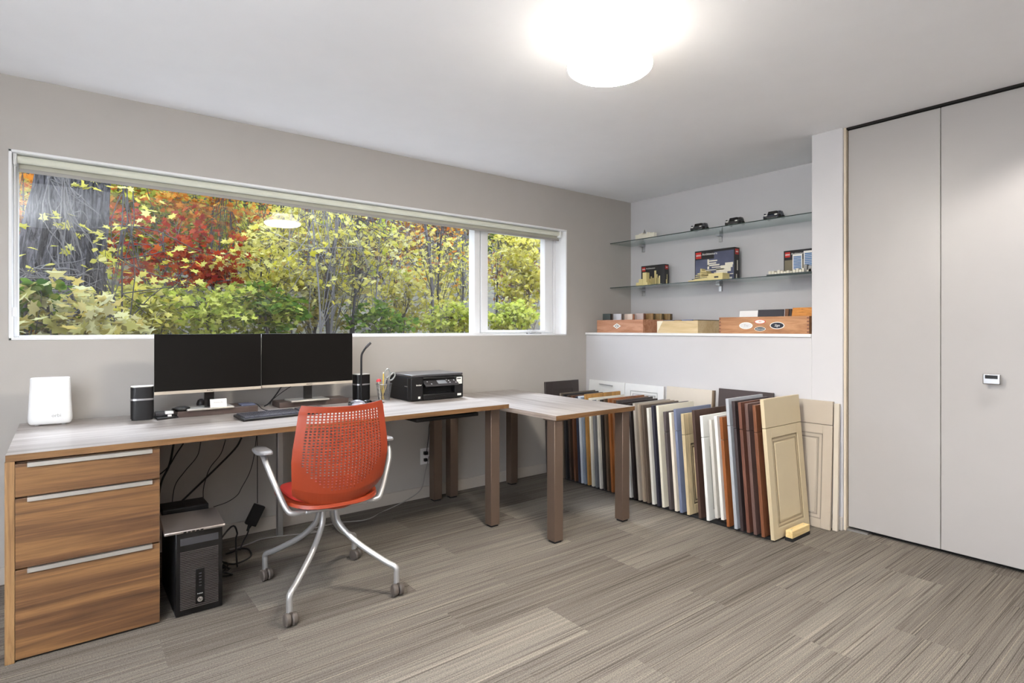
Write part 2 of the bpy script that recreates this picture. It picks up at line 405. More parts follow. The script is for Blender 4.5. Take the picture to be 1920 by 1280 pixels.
obj('bead_chain', b, M['white'], t_, world=True)

# ------------------------------------------------------------------ lamps of the room and added fill lights
glow = bpy.data.materials.new('lit_opal_glass'); glow.use_nodes = True
gt = glow.node_tree; gb = gt.nodes['Principled BSDF']; gb.inputs['Base Color'].default_value = (.9, .88, .85, 1)
gb.inputs['Emission Color'].default_value = (1.0, .93, .82, 1); gb.inputs['Emission Strength'].default_value = 24
_c = gt.nodes.new('ShaderNodeTexCoord'); _s = gt.nodes.new('ShaderNodeSeparateXYZ'); _r = gt.nodes.new('ShaderNodeMapRange')
_r.inputs['From Min'].default_value = -.162; _r.inputs['From Max'].default_value = -.135; _r.inputs['To Min'].default_value = 95; _r.inputs['To Max'].default_value = 2.2
gt.links.new(_c.outputs['Object'], _s.inputs[0]); gt.links.new(_s.outputs['Z'], _r.inputs[0]); gt.links.new(_r.outputs[0], gb.inputs['Emission Strength'])   # emission graded by height: neck dimmed to shrink the ceiling halo
def bell_lamp(x, y, label, name='ceiling_lamp'):
    t = thing(name, label, 'ceiling lamp', (x, y, H))
    obj('canopy', MB().lathe([(0, 0), (.094, 0), (.094, -.012), (.088, -.016), (.088, -.024), (0, -.024)], n=48), M['white'], t, smooth=True)
    prof = [(0, -.022), (.082, -.022), (.086, -.040), (.092, -.062), (.104, -.085), (.124, -.106), (.147, -.124), (.165, -.142), (.173, -.158), (.171, -.172), (.160, -.182), (.135, -.189), (.09, -.194), (0, -.196)]
    prof = [(r, h * .87) if h < -.03 else (r, h) for r, h in prof]
    obj('lamp_shade', MB().lathe(prof, n=64), glow, t, smooth=True)
    return t
bell_lamp(1.77, 1.607, 'white glass bell ceiling lamp, lit, on the ceiling above the carpet')
def downlight(x, y, power, label):
    t = thing('recessed_downlight', label, 'downlight', (x, y, H))
    obj('ring', MB().lathe([(.05, 0), (.075, 0), (.075, -.006), (.05, -.004), (.05, 0)], n=32), M['white'], t, smooth=True)
    lamp('downlight_beam', 'SPOT', (0, 0, -.012), power, (1.0, .96, .91), .04, parent=t, spot_size=R(120), spot_blend=.45)
def fill_uplighter(x, y, power, label, z=0.0):  # made-up fill light out of view, bounced off the ceiling
    t = thing('added_fill_lamp', label, 'added fill light', (x, y, 0))
    obj('base', MB().lathe([(0, 0), (.14, 0), (.14, .015), (.02, .025), (0, .025)], n=32), M['greym'], t, smooth=True)
    obj('pole', MB().cyl((0, 0, .02), .012, 1.72 + z, 16), M['greym'], t, smooth=True)
    obj('lamp_shade', MB().lathe([(a_, h_ + z) for a_, h_ in [(.02, 1.72), (.10, 1.76), (.17, 1.84), (.165, 1.84), (.095, 1.765), (0, 1.735)]], n=32), M['white'], t, smooth=True)
    lamp('fill_light_disk', 'AREA', (0, 0, 1.80 + z), power, (.92, .96, 1.0), .26, rot=(R(180), 0, 0), parent=t, shape='DISK')
    return t
fill_uplighter(-1.42, .1, 240, 'added fill light on a white pole stand, unseen beside the viewer')

downlight(3.30, .38, 26, 'round recessed downlight in the ceiling in front of the closet doors')
downlight(2.1, -.55, 62, 'added unseen fill downlight in the ceiling behind the viewer, middle one')  # made-up downlight, lifts the light on the right floor and closet
downlight(.7, -.9, 30, 'added unseen fill downlight in the ceiling nearest the back left corner')  # made-up downlight, extra fill from behind the viewer

# ------------------------------------------------------------------ desk, cabinet, table
DZ = .762; DY = 2.765; DX0, DX1 = -.163, 2.145
desk = thing('desk', 'long walnut desk under the window with pale top and square taupe legs', 'desk', (1.0, 3.2, 0))
obj('desktop', MB().box(DX0, DX1, DY + .002, 3.645, DZ - .025, DZ), M['desktop'], desk, world=True, bevel=.001)
obj('edge_band', MB().box(DX0, DX1, DY, DY + .002, DZ - .025, DZ - .0005), M['edge'], desk, world=True)
obj('side_panel', MB().box(DX0 - .002, DX0 + .026, DY + .001, 3.60, 0, DZ - .026), M['walnutv'], desk, world=True, bevel=.001)
def leg(x, y, top, par, wd=.066):
    o = obj('leg', MB().box(x, x + wd, y, y + wd, .012, top), M['legm'], par, world=True, bevel=.003)
    obj('foot_pad', MB().box(x + .008, x + wd - .008, y + .008, y + wd - .008, 0, .012), M['rubber'], o, world=True)
    return o
leg(2.066, 2.842, DZ - .032, desk); leg(2.062, 3.52, DZ - .032, desk)
for ya in (2.83, 3.50): obj('bracket', MB().box(2.04, 2.14, ya, ya + .10, DZ - .032, DZ - .0255), M['legm'], desk, world=True)
obj('support_post', MB().box(.995, 1.027, 3.50, 3.535, .0, DZ - .026), M['greym'], desk, world=True, bevel=.003)
obj('under_tray', MB().box(1.56, 1.985, 2.86, 3.10, .694, .716).box(1.56, 1.60, 2.86, 3.10, .716, .737).box(1.93, 1.985, 2.90, 3.08, .716, .737), M['blackp'], desk, world=True, bevel=.004)

cab = thing('drawer_cabinet', 'walnut three-drawer cabinet under the left end of the desk', 'drawer cabinet', (.09, 3.1, 0))
CX0, CX1 = -.136, .317
obj('body', MB().box(CX0 + .002, CX1, DY + .020, 3.30, .012, DZ - .032), M['walnut'], cab, world=True, bevel=.001)
obj('plinth', MB().box(CX0 + .01, CX1 - .01, DY + .03, 3.28, 0, .012), M['dark'], cab, world=True)
zs = [.727, .600, .338, .010]
for i in range(3):
    za, zb = zs[i + 1] + (.004 if i < 2 else 0), zs[i] - .002
    dr = obj('drawer', MB().box(CX0, CX1, DY, DY + .019, za, zb), M['walnut'], cab, world=True, bevel=.0012)
    hx0, hx1 = CX0 + .034, CX1 - .027
    obj('handle', MB().box(hx0, hx1, DY - .007, DY + .017, zb, zb + .002).box(hx0, hx1, DY - .009, DY - .0068, zb - .013, zb + .002), M['alu'], dr, world=True)

TX0, TX1, TY, TZ = 2.187, 2.862, 2.385, .730
tab = thing('side_table', 'small pale-topped table on four square taupe legs at the right end of the desk', 'table', (2.52, 3.0, 0))
obj('tabletop', MB().box(TX0 + .002, TX1, TY + .002, 3.645, TZ - .027, TZ), M['tabletop'], tab, world=True, bevel=.001)
obj('edge_band', MB().box(TX0, TX1, TY, TY + .002, TZ - .027, TZ - .0005), M['edge'], tab, world=True)
obj('edge_band', MB().box(TX0, TX0 + .002, TY + .002, 3.645, TZ - .027, TZ - .0005), wood('grey_edge_band', (130, 116, 106), (150, 136, 126), (166, 152, 142), (30, 1.5, 30)), tab, world=True)
for x, y in ((2.192, 2.404), (2.776, 2.411), (2.195, 3.515), (2.754, 3.522)): leg(x, y, TZ - .034, tab)
for xa in (2.19, 2.75): obj('bracket', MB().box(xa, xa + .10, 2.40, 2.50, TZ - .034, TZ - .0275), M['legm'], tab, world=True)

# ------------------------------------------------------------------ things on the desk
r_ = thing('router', 'tall white rounded wireless router standing at the left end of the desk', 'router', (-.045, 3.515, DZ), R(-8))
def rounded_slab(wb, wt, d, hgt, n=40, rows=14):
    mb = MB(); vs = []; fs = []
    for j in range(rows + 1):
        v = j / rows; z = hgt * v
        ww = wb + (wt - wb) * v
        ww *= (1 - .10 * max(0, (.12 - v) / .12) ** 2)
        dd = d * (1 - .35 * v) * (1 - .25 * max(0, (.10 - v) / .10) ** 2)
        for k in range(n):
            a = 2 * math.pi * k / n; c, s = math.cos(a), math.sin(a); e = .55
            vs.append((ww / 2 * math.copysign(abs(c) ** e, c), dd / 2 * math.copysign(abs(s) ** e, s), z + .006))
    for j in range(rows):
        for k in range(n): fs.append((j * n + k, j * n + (k + 1) % n, (j + 1) * n + (k + 1) % n, (j + 1) * n + k))
    fs.append(tuple(range(n - 1, -1, -1))); fs.append(tuple(rows * n + k for k in range(n)))
    return mb.add(vs, fs)
obj('body', rounded_slab(.170, .150, .070, .222), M['white'], r_, bevel=.006, seg=3)
for s_ in (-.05, .05): obj('foot', MB().cyl((s_, 0, 0), .008, .008, 12), M['white'], r_)
text('lettering', 'orbi', .022, (.028, -.0375, .048), FRONT, M['greym'], r_, world=False)

def speaker(x, y, rz, label):
    s = thing('speaker', label, 'speaker', (x, y, DZ), rz, 'black desk speakers')
    def slab(z0, z1, w=.100, d=.080, e=.5):
        mb = MB(); n = 36; vs = []
        for z in (z0, z1):
            for k in range(n):
                a = 2 * math.pi * k / n; c, q = math.cos(a), math.sin(a)
                vs.append((w / 2 * math.copysign(abs(c) ** e, c), d / 2 * math.copysign(abs(q) ** e, q), z))
        return mb.add(vs, [tuple(range(n - 1, -1, -1)), tuple(range(n, 2 * n))] + [(k, (k + 1) % n, n + (k + 1) % n, n + k) for k in range(n)])
    obj('grille', slab(.008, .100), M['blackp'], s, smooth=True)
    obj('trim_band', slab(.100, .109, .1025, .0825), M['silver'], s, smooth=True)
    obj('upper_grille', slab(.109, .166), M['blackp'], s, smooth=True)
    obj('top_plate', slab(.166, .170, .098, .078), M['alu'], s, smooth=True)
    obj('base', slab(0, .008, .092, .074), M['rubber'], s)
    return s
speaker(.318, 3.44, R(-6), 'black speaker with silver band left of the left monitor')
speaker(1.512, 3.50, R(8), 'black speaker with silver band between the right monitor and the pen cup')

def riser(x0, x1, y, dep, label, hgt=.032):
    s = thing('monitor_riser', label, 'monitor riser', ((x0 + x1) / 2, y + dep / 2, DZ))
    obj('body', MB().box(x0, x1, y, y + dep, DZ, DZ + hgt), M['riser'], s, bevel=.002, world=True)
    return s
riser(.467, .857, 3.385, .19, 'low dark brown riser under the left monitor')
riser(.985, 1.400, 3.43, .15, 'low dark brown riser under the right monitor')
def monitor(xc, y, wid, label, zb=.884, zt=1.193, zr=DZ + .032, logo='AOC'):
    s = thing('monitor', label, 'monitor', (xc, y + .05, zr))
    obj('screen', MB().box(xc - wid / 2, xc + wid / 2, y, y + .008, zb + .016, zt), M['screen'], s, bevel=.0015, world=True)
    obj('rear_shell', MB().box(xc - wid / 2 + .004, xc + wid / 2 - .004, y + .008, y + .018, zb + .006, zt - .004).prism([(xc - .18, zb + .01), (xc + .18, zb + .01), (xc + .15, zt - .12), (xc - .15, zt - .12)], y + .018, y + .040), M['blackp'], s, bevel=.002, world=True)
    bz = obj('bottom_bezel', MB().box(xc - wid / 2, xc + wid / 2, y - .001, y + .009, zb, zb + .016), M['champ'], s, bevel=.001, world=True)
    text('logo', logo, .013, (xc, y - .0016, zb + .008), FRONT, M['darkgrey'], bz, sx=1.3)
    obj('stand_neck', MB().box(xc - .026, xc + .020, y + .012, y + .030, zr + .006, zb + .03), M['blackg'], s, world=True)
    b = MB().box(xc - .115, xc + .110, y - .035, y + .10, zr, zr + .010)
    obj('stand_base', b, M['alu'], s, bevel=.003, world=True)
    return s
monitor(.6215, 3.40, .512, 'wide black monitor with a pale bottom bezel, beside the left speaker')
monitor(1.1565, 3.43, .536, 'wide black monitor with a pale bottom bezel, behind the orange chair')
# card on the left stand
c_ = thing('business_card', 'small white printed card leaning on the left monitor stand', 'card', (.655, 3.368, DZ + .043), rot=(R(-12), 0, 0))
obj('card', MB().box(-.040, .040, 0, .0008, 0, .043), M['paper'], c_)
text('lettering', 'MAISON', .011, (0, -.0006, .024), FRONT, M['greym'], c_, world=False, sx=1.1)
# small dock and puck left of riser
s = thing('usb_dock', 'small black dock with white stickers at the left end of the left riser', 'dock', (.425, 3.40, DZ))
obj('base', MB().prism([(-.052, -.05), (.045, -.02), (.045, .09), (-.052, .10)], 0, .010, 'z'), M['blackp'], s, bevel=.002)
obj('back_lip', MB().box(-.052, .02, .03, .085, .010, .030), M['darkgrey'], s, bevel=.003)
obj('sticker', MB().box(-.010, .026, .000, .030, .022, .035).box(-.002, .016, -.008, -.006, .010, .020), M['paper'], s, bevel=.001)
p_ = thing('wireless_receiver', 'black round puck lying on the left end of the left riser', 'puck', (.487, 3.42, DZ + .032))
obj('body', MB().lathe([(0, 0), (.034, 0), (.044, .008), (.040, .016), (.022, .022), (0, .023)], n=28), M['blackg'], p_, smooth=True)
p_ = thing('webcam_ball', 'small black rounded object behind the left monitor stand', 'gadget', (.600, 3.54, DZ + .032))
obj('body', MB().lathe([(0, 0), (.020, 0), (.023, .016), (.017, .034), (.008, .041), (0, .042)], n=20), M['blackp'], p_, smooth=True)
p_ = thing('external_drive', 'thin slate box on the right end of the left riser', 'drive', (.815, 3.44, DZ + .032))
obj('body', MB().box(-.038, .036, -.03, .05, 0, .008), mat('slate_blue', (84, 88, 110), .4), p_, bevel=.002)

def keyboard():
    k = thing('keyboard', 'black full-size keyboard on the desk in front of the monitors', 'keyboard', (.925, 3.165, DZ), R(2))
    k.location = (.93, 3.14, DZ); k.rotation_euler = (R(3), 0, R(5))
    obj('tray', MB().box(-.235, .235, -.078, .078, .002, .016), M['blackp'], k, bevel=.004)
    kc = mat('key_grey', (66, 66, 76), .4)
    b = MB()
    for r in range(6):
        y = .060 - r * .0225; x = -.222; widths = [1] * 15
        if r == 5: widths = [1.3, 1.1, 1.3, 6, 1.3, 1.1, 1.3, 1.3]
        elif r > 0: widths = [1 + .35 * r * .6] + [1] * 12 + [2.0 - .35 * r * .6 + .0]
        for wd in widths:
            b.box(x + .001, x + wd * .0192 - .0015, y - .009, y + .009, .016, .0215); x += wd * .0192
        x = .078
        for q in range(3):
            if r in (3,): continue
            b.box(x + .001, x + .0175, y - .009, y + .009, .016, .0215); x += .0192
        x = .148
        for q in range(4):
            b.box(x + .001, x + .0175, y - .009, y + .009, .016, .0215); x += .0192
    obj('keys', b, kc, k)['kind'] = 'stuff'
    return k
keyboard()
m_ = thing('mouse', 'black and silver computer mouse behind the orange chair back', 'mouse', (1.395, 3.29, DZ), R(60))
def blob(l, wd, hh, n=20, rows=8):
    return MB().lathe([(math.cos(a) if a < 1.57 else 0, math.sin(a)) for a in [i * math.pi / 2 / rows for i in range(rows)]] + [(0, 1)], n=n)
def scaled(mb, sx, sy, sz):
    mb.v = [(x * sx, y * sy, z * sz) for x, y, z in mb.v]; return mb
obj('body', scaled(blob(1, 1, 1), .030, .052, .032), mat('mouse_silver', (150, 150, 160), .3, .3), m_, smooth=True)
obj('buttons', scaled(MB().box(-.8, .8, .15, .95, .05, .62), .030, .052, .032), M['blackg'], m_, bevel=.003)
p_ = thing('mouse_pad', 'thin black pad with a dark gadget beside the computer mouse', 'pad', (1.49, 3.33, DZ), R(12))
obj('pad', MB().box(-.055, .075, -.055, .05, 0, .004), M['rubber'], p_, bevel=.001)
obj('gadget', scaled(blob(1, 1, 1), .035, .020, .016), M['blackg'], p_, smooth=True, loc=(0, .02, .004))
p_ = thing('desk_grommet', 'small round grey grommet in the desk just right of the chair back', 'grommet', (1.393, 2.985, DZ))
obj('cap', MB().lathe([(0, 0), (.026, 0), (.026, .002), (.022, .003), (0, .003)], n=28), M['greym'], p_, smooth=True)
# gooseneck
g = thing('gooseneck_light', 'thin black gooseneck lamp in front of the right speaker', 'desk lamp', (1.478, 3.42, DZ))
obj('base', MB().lathe([(0, 0), (.026, 0), (.026, .007), (.006, .011), (0, .011)], n=24), M['blackp'], g, smooth=True)
obj('neck', MB().tube(smooth_path([(0, 0, .008), (-.001, 0, .10), (0, 0, .20), (.001, 0, .285), (.012, 0, .315), (.034, 0, .345)]), .0062, 10), M['blackp'], g, smooth=True)
obj('head', MB().tube([(.032, 0, .342), (.062, 0, .370)], .0078, 10), M['darkgrey'], g, smooth=True)
# pen cup
c = thing('pen_cup', 'grey mesh pen cup beside the printer', 'pen cup', (1.632, 3.42, DZ))
b = MB(); n = 30; rows = 16
def cr(z): return .034 + (.049 - .034) * z / .104
for k in range(n):
    a = 2 * math.pi * k / n
    for s in (-1, 1):
        b.tube([(cr(z) * math.cos(a + s * z * 4), cr(z) * math.sin(a + s * z * 4), z) for z in [i * .104 / 6 for i in range(7)]], .0008, 3, cap=False)
obj('mesh_wall', b, M['mesh'], c)['kind'] = 'stuff'
obj('rim', MB().lathe([(.0485, .102), (.051, .102), (.051, .107), (.0485, .107), (.0485, .102)], n=36), M['silver'], c, smooth=True)
obj('base', MB().lathe([(0, 0), (.036, 0), (.036, .004), (0, .004)], n=30), M['silver'], c, smooth=True)
def pen(name, label, cat, dx, dy, lean, az, L, r, m, top=None):
    p = thing(name, label, cat, (1.632 + dx, 3.42 + dy, DZ + .006), rot=(0, lean, az))
    obj('barrel', MB().tube([(0, 0, 0), (0, 0, L)], r, 8), m, p, smooth=True)
    if top: obj('end', MB().tube([(0, 0, L), (0, 0, L + .010)], r * 1.05, 8), top, p, smooth=True)
    return p
pen('pencil', 'yellow pencil standing upright in the pen cup', 'pencil', -.012, -.01, R(2), R(30), .165, .0037, M['yellow'], M['lwhite'])
pen('pen', 'brown pen crossing behind the mesh of the pen cup', 'pen', -.014, .006, R(22), R(5), .105, .0035, M['maple'])
pen('pen', 'dark blue pen in the pen cup under the scissors', 'pen', .0, .012, R(14), R(10), .125, .004, mat('pen_navy', (30, 36, 70), .4))
pen('pen', 'tan pen leaning on the left wall of the pen cup', 'pen', -.006, -.012, R(-16), R(10), .110, .004, mat('pen_tan', (188, 160, 90), .4))
p = pen('pen', 'red-capped pen at the left side of the pen cup', 'pen', -.024, .0, R(-6), 0, .118, .004, M['lwhite'])
obj('flower_top', scaled(blob(1, 1, 1), .016, .016, .018), mat('red_top', (196, 44, 52), .5), p, smooth=True, loc=(0, 0, .116))
def ring(cx, cz, rx, rz, tilt, r=.0045, n=20):
    P = [(cx + rx * math.cos(a) * math.cos(tilt) - rz * math.sin(a) * math.sin(tilt), 0, cz + rx * math.cos(a) * math.sin(tilt) + rz * math.sin(a) * math.cos(tilt)) for a in [2 * math.pi * k / n for k in range(n + 1)]]
    return P
s = thing('scissors', 'grey-handled scissors standing handles up in the pen cup', 'scissors', (1.652, 3.425, DZ + .012))
hm = mat('scissor_grip', (150, 152, 148), .4)
obj('handle', MB().tube(ring(.006, .158, .017, .029, R(-12)), .0048, 8, cap=False), hm, s, smooth=True)
obj('handle', MB().tube(ring(.040, .136, .015, .027, R(-38)), .0048, 8, cap=False), hm, s, smooth=True)
obj('blade', MB().box(-.004, .004, -.001, .001, .0, .13, Matrix.Rotation(R(4), 4, 'Y')).box(-.004, .004, .001, .003, .0, .12, Matrix.Rotation(R(12), 4, 'Y')), M['silver'], s)

# ------------------------------------------------------------------ printer
PX0, PX1, PY0, PY1 = 1.718, 2.106, 3.215, 3.52
p = thing('printer', 'black inkjet printer at the right end of the desk', 'printer', (1.91, 3.37, DZ))
obj('body', MB().box(PX0, PX1, PY0 + .05, PY1, DZ + .004, DZ + .150)
    .box(PX0, PX0 + .086, PY0, PY0 + .05, DZ + .004, DZ + .150).box(PX1 - .066, PX1, PY0, PY0 + .05, DZ + .004, DZ + .150)
    .box(PX0 + .086, PX1 - .066, PY0, PY0 + .05, DZ + .004, DZ + .042).box(PX0 + .086, PX1 - .066, PY0, PY0 + .05, DZ + .135, DZ + .150), M['blackp'], p, bevel=.004, world=True)
obj('output_slot', MB().box(PX0 + .087, PX1 - .067, PY0 + .045, PY0 + .052, DZ + .04, DZ + .135), M['dark'], p, world=True)
obj('lid', MB().box(PX0 + .001, PX1 - .001, PY0 + .002, PY1 - .002, DZ + .152, DZ + .168), mat('printer_lid', (58, 57, 60), .28, coat=.4), p, bevel=.004, world=True)
obj('seam', MB().box(PX0 - .0005, PX1 + .0005, PY0 - .0005, PY1, DZ + .080, DZ + .0815), M['rubber'], p, world=True)
Mx = Matrix.Translation((0, PY0 + .02, DZ + .128)) @ Matrix.Rotation(R(-58), 4, 'X')
pn = obj('control_panel', MB().box(PX0 + .090, PX1 - .052, -.004, .008, -.062, .0, Mx), M['darkgrey'], p, bevel=.004, world=True)
obj('touchscreen', MB().box(PX0 + .185, PX0 + .250, -.0055, -.0035, -.048, -.014, Mx), mat('lcd_grey', (140, 144, 150), .25), pn, world=True)
bw = mat('button_white', (210, 210, 214), .4)
for x, z in ((.115, -.02), (.135, -.045), (.275, -.02), (.275, -.04), (.315, -.02), (.32, -.042), (.262, -.01)): obj('button', MB().box(PX0 + x - .004, PX0 + x + .004, -.0055, -.0038, z - .004, z + .003, Mx), bw, pn, world=True)
obj('paper_tray', MB().box(PX0 + .087, PX1 - .067, PY0 - .003, PY0 + .01, DZ + .006, DZ + .036).box(PX0 + .17, PX0 + .25, PY0 - .007, PY0, DZ + .018, DZ + .025), M['blackp'], p, bevel=.002, world=True)
text('lettering', 'brother', .012, (PX0 + .055, PY0 - .0008, DZ + .102), FRONT, M['lwhite'], p, bold=.0003)
st = obj('sticker', MB().box(PX1 - .052, PX1 - .010, PY0 - .0008, PY0, DZ + .095, DZ + .140), M['lwhite'], p, world=True)
obj('print', MB().box(PX1 - .048, PX1 - .018, PY0 - .0012, PY0 - .0008, DZ + .126, DZ + .133).box(PX1 - .044, PX1 - .022, PY0 - .0012, PY0 - .0008, DZ + .105, DZ + .107), M['darkgrey'], st, world=True)
obj('sticker', MB().box(PX1 - .046, PX1 - .016, PY0 - .0008, PY0, DZ + .018, DZ + .032), M['lwhite'], p, world=True)
obj('sticker', MB().box(PX0 + .050, PX0 + .065, PY0 - .0008, PY0, DZ + .016, DZ + .030), M['lwhite'], p, world=True)
obj('side_latch', MB().box(PX0 - .0015, PX0, PY0 + .05, PY0 + .085, DZ + .090, DZ + .095), M['silver'], p, world=True)

# ------------------------------------------------------------------ computer tower under the desk
pc = thing('computer_tower', 'black desktop computer tower with ribbed front standing on the carpet under the desk', 'computer', (.463, 3.0, 0))
AX0, AX1, AY0, AY1, AZ1 = .374, .556, 2.775, 3.19, .358
obj('case', MB().box(AX0, AX1, AY0 + .012, AY1, .004, AZ1), M['blackp'], pc, bevel=.004, world=True)
ft = obj('front_bezel', MB().box(AX0 + .001, AX1 - .001, AY0, AY0 + .012, .002, AZ1 - .001), M['blackg'], pc, bevel=.003, world=True)
b = MB()
for k in range(34):
    z = .028 + k * .0073
    b.box(AX0 + .018, AX1 - .018, AY0 - .0025, AY0 + .001, z, z + .0042)
obj('grille', b, M['pcgrille'], ft, world=True)
obj('center_strip', MB().box(AX0 + .075, AX0 + .110, AY0 - .004, AY0, .040, .190), M['blackg'], ft, world=True, bevel=.001)
obj('optical_drive', MB().box(AX0 + .018, AX1 - .018, AY0 - .002, AY0, .300, .330), M['darkgrey'], ft, world=True, bevel=.001)
obj('logo_disc', MB().cyl((AX0 + .0925, AY0 - .0042, .058), .0105, -.001, 28, 'y'), M['alu'], ft, world=True)
text('logo', 'hp', .017, (AX0 + .0925, AY0 - .0056, .0590), FRONT, M['blackg'], ft, shear=.35)
text('lettering', 'ProDesk', .006, (AX0 + .0925, AY0 - .0042, .083), FRONT, M['lwhite'], ft)
b = MB()
for k in range(5): b.box(AX0 + .088, AX0 + .098, AY0 - .0045, AY0 - .0038, .115 + k * .013, .119 + k * .013)
obj('port', b, M['darkgrey'], ft, world=True)
l = thing('slim_silver_case', 'slim silver device lying on top of the black computer tower', 'device', (.43, 2.95, AZ1 + .001))
obj('shell', MB().prism([(.330, 2.752), (.560, 2.740), (.575, 3.02), (.345, 3.04)], AZ1 + .001, AZ1 + .014, 'z'), mat('case_silver', (158, 148, 142), .35, .75), l, bevel=.004, world=True)
b = MB()
for k in range(5): b.box(.40 + k * .016, .410 + k * .016, 2.742, 2.746, AZ1 + .004, AZ1 + .009)
obj('port', b, M['blackg'], l, world=True)
l = thing('flat_black_box', 'flat black box behind the silver device on the computer tower', 'box', (.44, 3.12, AZ1 + .001))
obj('shell', MB().box(.36, .55, 3.05, 3.185, AZ1 + .001, AZ1 + .03), M['blackp'], l, bevel=.004, world=True)

# ------------------------------------------------------------------ cables
def cable(label, pts, r, m='cable', name='power_cable', n=6):
    P = smooth_path(pts, 5)
    o = obj(name, MB().tube(P, r, n), M[m], smooth=True)
    return tag(o, label, 'cable')
Yc = 3.60
def A(*pp, Y=Yc): return [at(u, v, Y - .006 * i) for i, (u, v) in enumerate(pp)]
cable('thick black cable hanging steeply beside the drawer cabinet, leftmost of the hanging cables', A((325.7, 832), (317.6, 871), (302.7, 903), (296, 940)), .006)
cable('black cable slanting from the desk towards the drawer cabinet, second from the left', A((344, 831), (331, 850), (318, 872), (306, 884), (295, 892)), .0035)
cable('thin black cable bending twice on its way down behind the computer tower', A((376.5, 828), (369.7, 855), (346, 884), (327.8, 911), (321.7, 953)), .0024)
cable('thin black cable dropping to the top of the computer tower', A((423, 824), (413.7, 851), (394.8, 875), (386, 897), (381, 920), (382.6, 943), (387, 951)), .0024)
cable('thick straight black cable running diagonally down to the computer tower', A((453, 820), (439.5, 842.5), (388, 894), (325.7, 954)), .0055)
cable('thin black cable curving low across the wall to the right of the computer tower', A((481, 817), (476, 856), (467.9, 886), (453, 914), (444.9, 928), (425.9, 941), (400.2, 950)), .0022)
cable('thin cable hanging straight down to the black power brick', A((482, 817), (482.6, 870), (482.8, 943)), .0022)
cable('black cable leaving the bottom of the power brick to the floor', [at(468, 985, 3.56), at(464, 1000, 3.53), at(456, 1015, 3.50), atz(450, 1030, .004)], .004)
cable('black cable loop standing beside the computer tower', [(.562, 3.14, .10), at(433, 987.5, 3.25), at(444.6, 998, 3.28), at(442, 1014, 3.28), (.70, 3.16, .01)], .0045)
cable('black cable loop lying on the carpet right of the computer tower', [atz(419, 1056, .006), atz(443.7, 1055.7, .006), atz(470, 1043, .006), atz(467, 1030, .006), atz(452, 1028, .006), atz(436, 1034, .006), atz(424, 1038, .006)], .0045)
cable('grey cable lying along the wall from the computer tower', [atz(430, 1030, .01), atz(443.7, 1027, .006), atz(470, 1018, .006), atz(501, 1008, .006), (1.2, 3.42, .006), atz(574, 994, .006), atz(635.7, 979.5, .006), atz(686, 974, .008), at(718, 959, 3.55), at(765, 936, 3.57), at(790, 916, 3.60), at(797, 887, 3.62), at(804.6, 855, 3.642)], .0034, 'cablew')
cable('bundle of tangled black cables on the carpet behind the computer tower', sum([[(.60 + .05 * math.cos(a * 1.3), 3.10 + .07 * math.sin(a), .012 + .02 * (1 + math.sin(a * .7)))] for a in [i * .8 for i in range(26)]], []), .004)
cable('black cable from the left speaker to the dock', [(.36, 3.47, DZ + .004), (.40, 3.49, DZ + .006), (.43, 3.46, DZ + .006)], .0022)
cable('black cable curving behind the keyboard from the left riser', [(.84, 3.50, DZ + .034), (.872, 3.47, DZ + .03), (.89, 3.40, DZ + .005), (.93, 3.30, DZ + .003), (.95, 3.235, DZ + .003)], .0022)
cable('thick black cable behind the stand of the right monitor', [(1.02, 3.475, .90), (.99, 3.50, .84), (.955, 3.53, .785), (.93, 3.54, DZ + .005)], .004)
cable('thin black cable crossing behind the right monitor stand', [(1.10, 3.47, .90), (1.05, 3.52, .86), (1.0, 3.60, .80), (.98, 3.61, DZ + .004)], .002)
b = thing('power_brick', 'black power brick hanging from its cable under the desk', 'power adapter', at(478, 965, 3.57), rot=(0, R(-27), 0))
b.rotation_euler = (0, R(27), 0)
obj('body', MB().box(-.032, .032, -.016, .016, -.060, .060), M['blackp'], b, bevel=.004)
obj('strain_relief', MB().lathe([(0, -.060), (.012, -.060), (.005, -.095), (0, -.095)], n=12), M['rubber'], b)
o_ = thing('wall_outlet', 'white wall outlet with plugs behind the right desk legs', 'outlet', (2.064, W - .001, .30))
obj('plate', MB().box(-.036, .036, -.005, 0, -.058, .058), M['white'], o_, bevel=.002)
obj('plug', MB().box(-.014, .014, -.03, -.005, .012, .036), M['blackp'], o_, bevel=.003)
obj('plug', MB().box(-.012, .012, -.026, -.005, -.036, -.014), M['blackp'], o_, bevel=.003)
cable('black cable rising from the wall outlet to the tray under the desk', [(2.064, 3.628, .326), (2.05, 3.60, .36), (2.07, 3.61, .45), (2.08, 3.60, .56), (2.07, 3.40, .70)], .003)

# ------------------------------------------------------------------ office chair (local: x right, y forward)
ch = thing('office_chair', 'orange office chair with perforated back, silver arms and four castered legs', 'chair', (.985, 2.665, 0), R(-3))
def hw(v):      # half width of the back shell
    pts = [(0, .165), (.04, .192), (.12, .202), (.30, .209), (.46, .214), (.6, .210), (.8, .197), (.95, .187), (1, .178)]
    for (a, p_), (b_, q_) in zip(pts, pts[1:]):
        if v <= b_: return p_ + (q_ - p_) * (v - a) / (b_ - a)
    return pts[-1][1]
BH0, BH1 = .420, .895
def back_pt(u, v):
    x = hw(v) * u
    z = BH0 + (BH1 - BH0) * v + .060 * (abs(u) ** 2.2) * (1 - v) ** 2 - .010 * (1 - u * u) * v ** 6
    y = -.190 - .075 * v + .055 * math.sin(min(1, v * 1.1) * math.pi) * -.35 + .050 * u * u + .10 * max(0, .16 - v) * 1.2
    return (x, y, z)
NU, NV = 25, 36
b = MB(); vid = {}
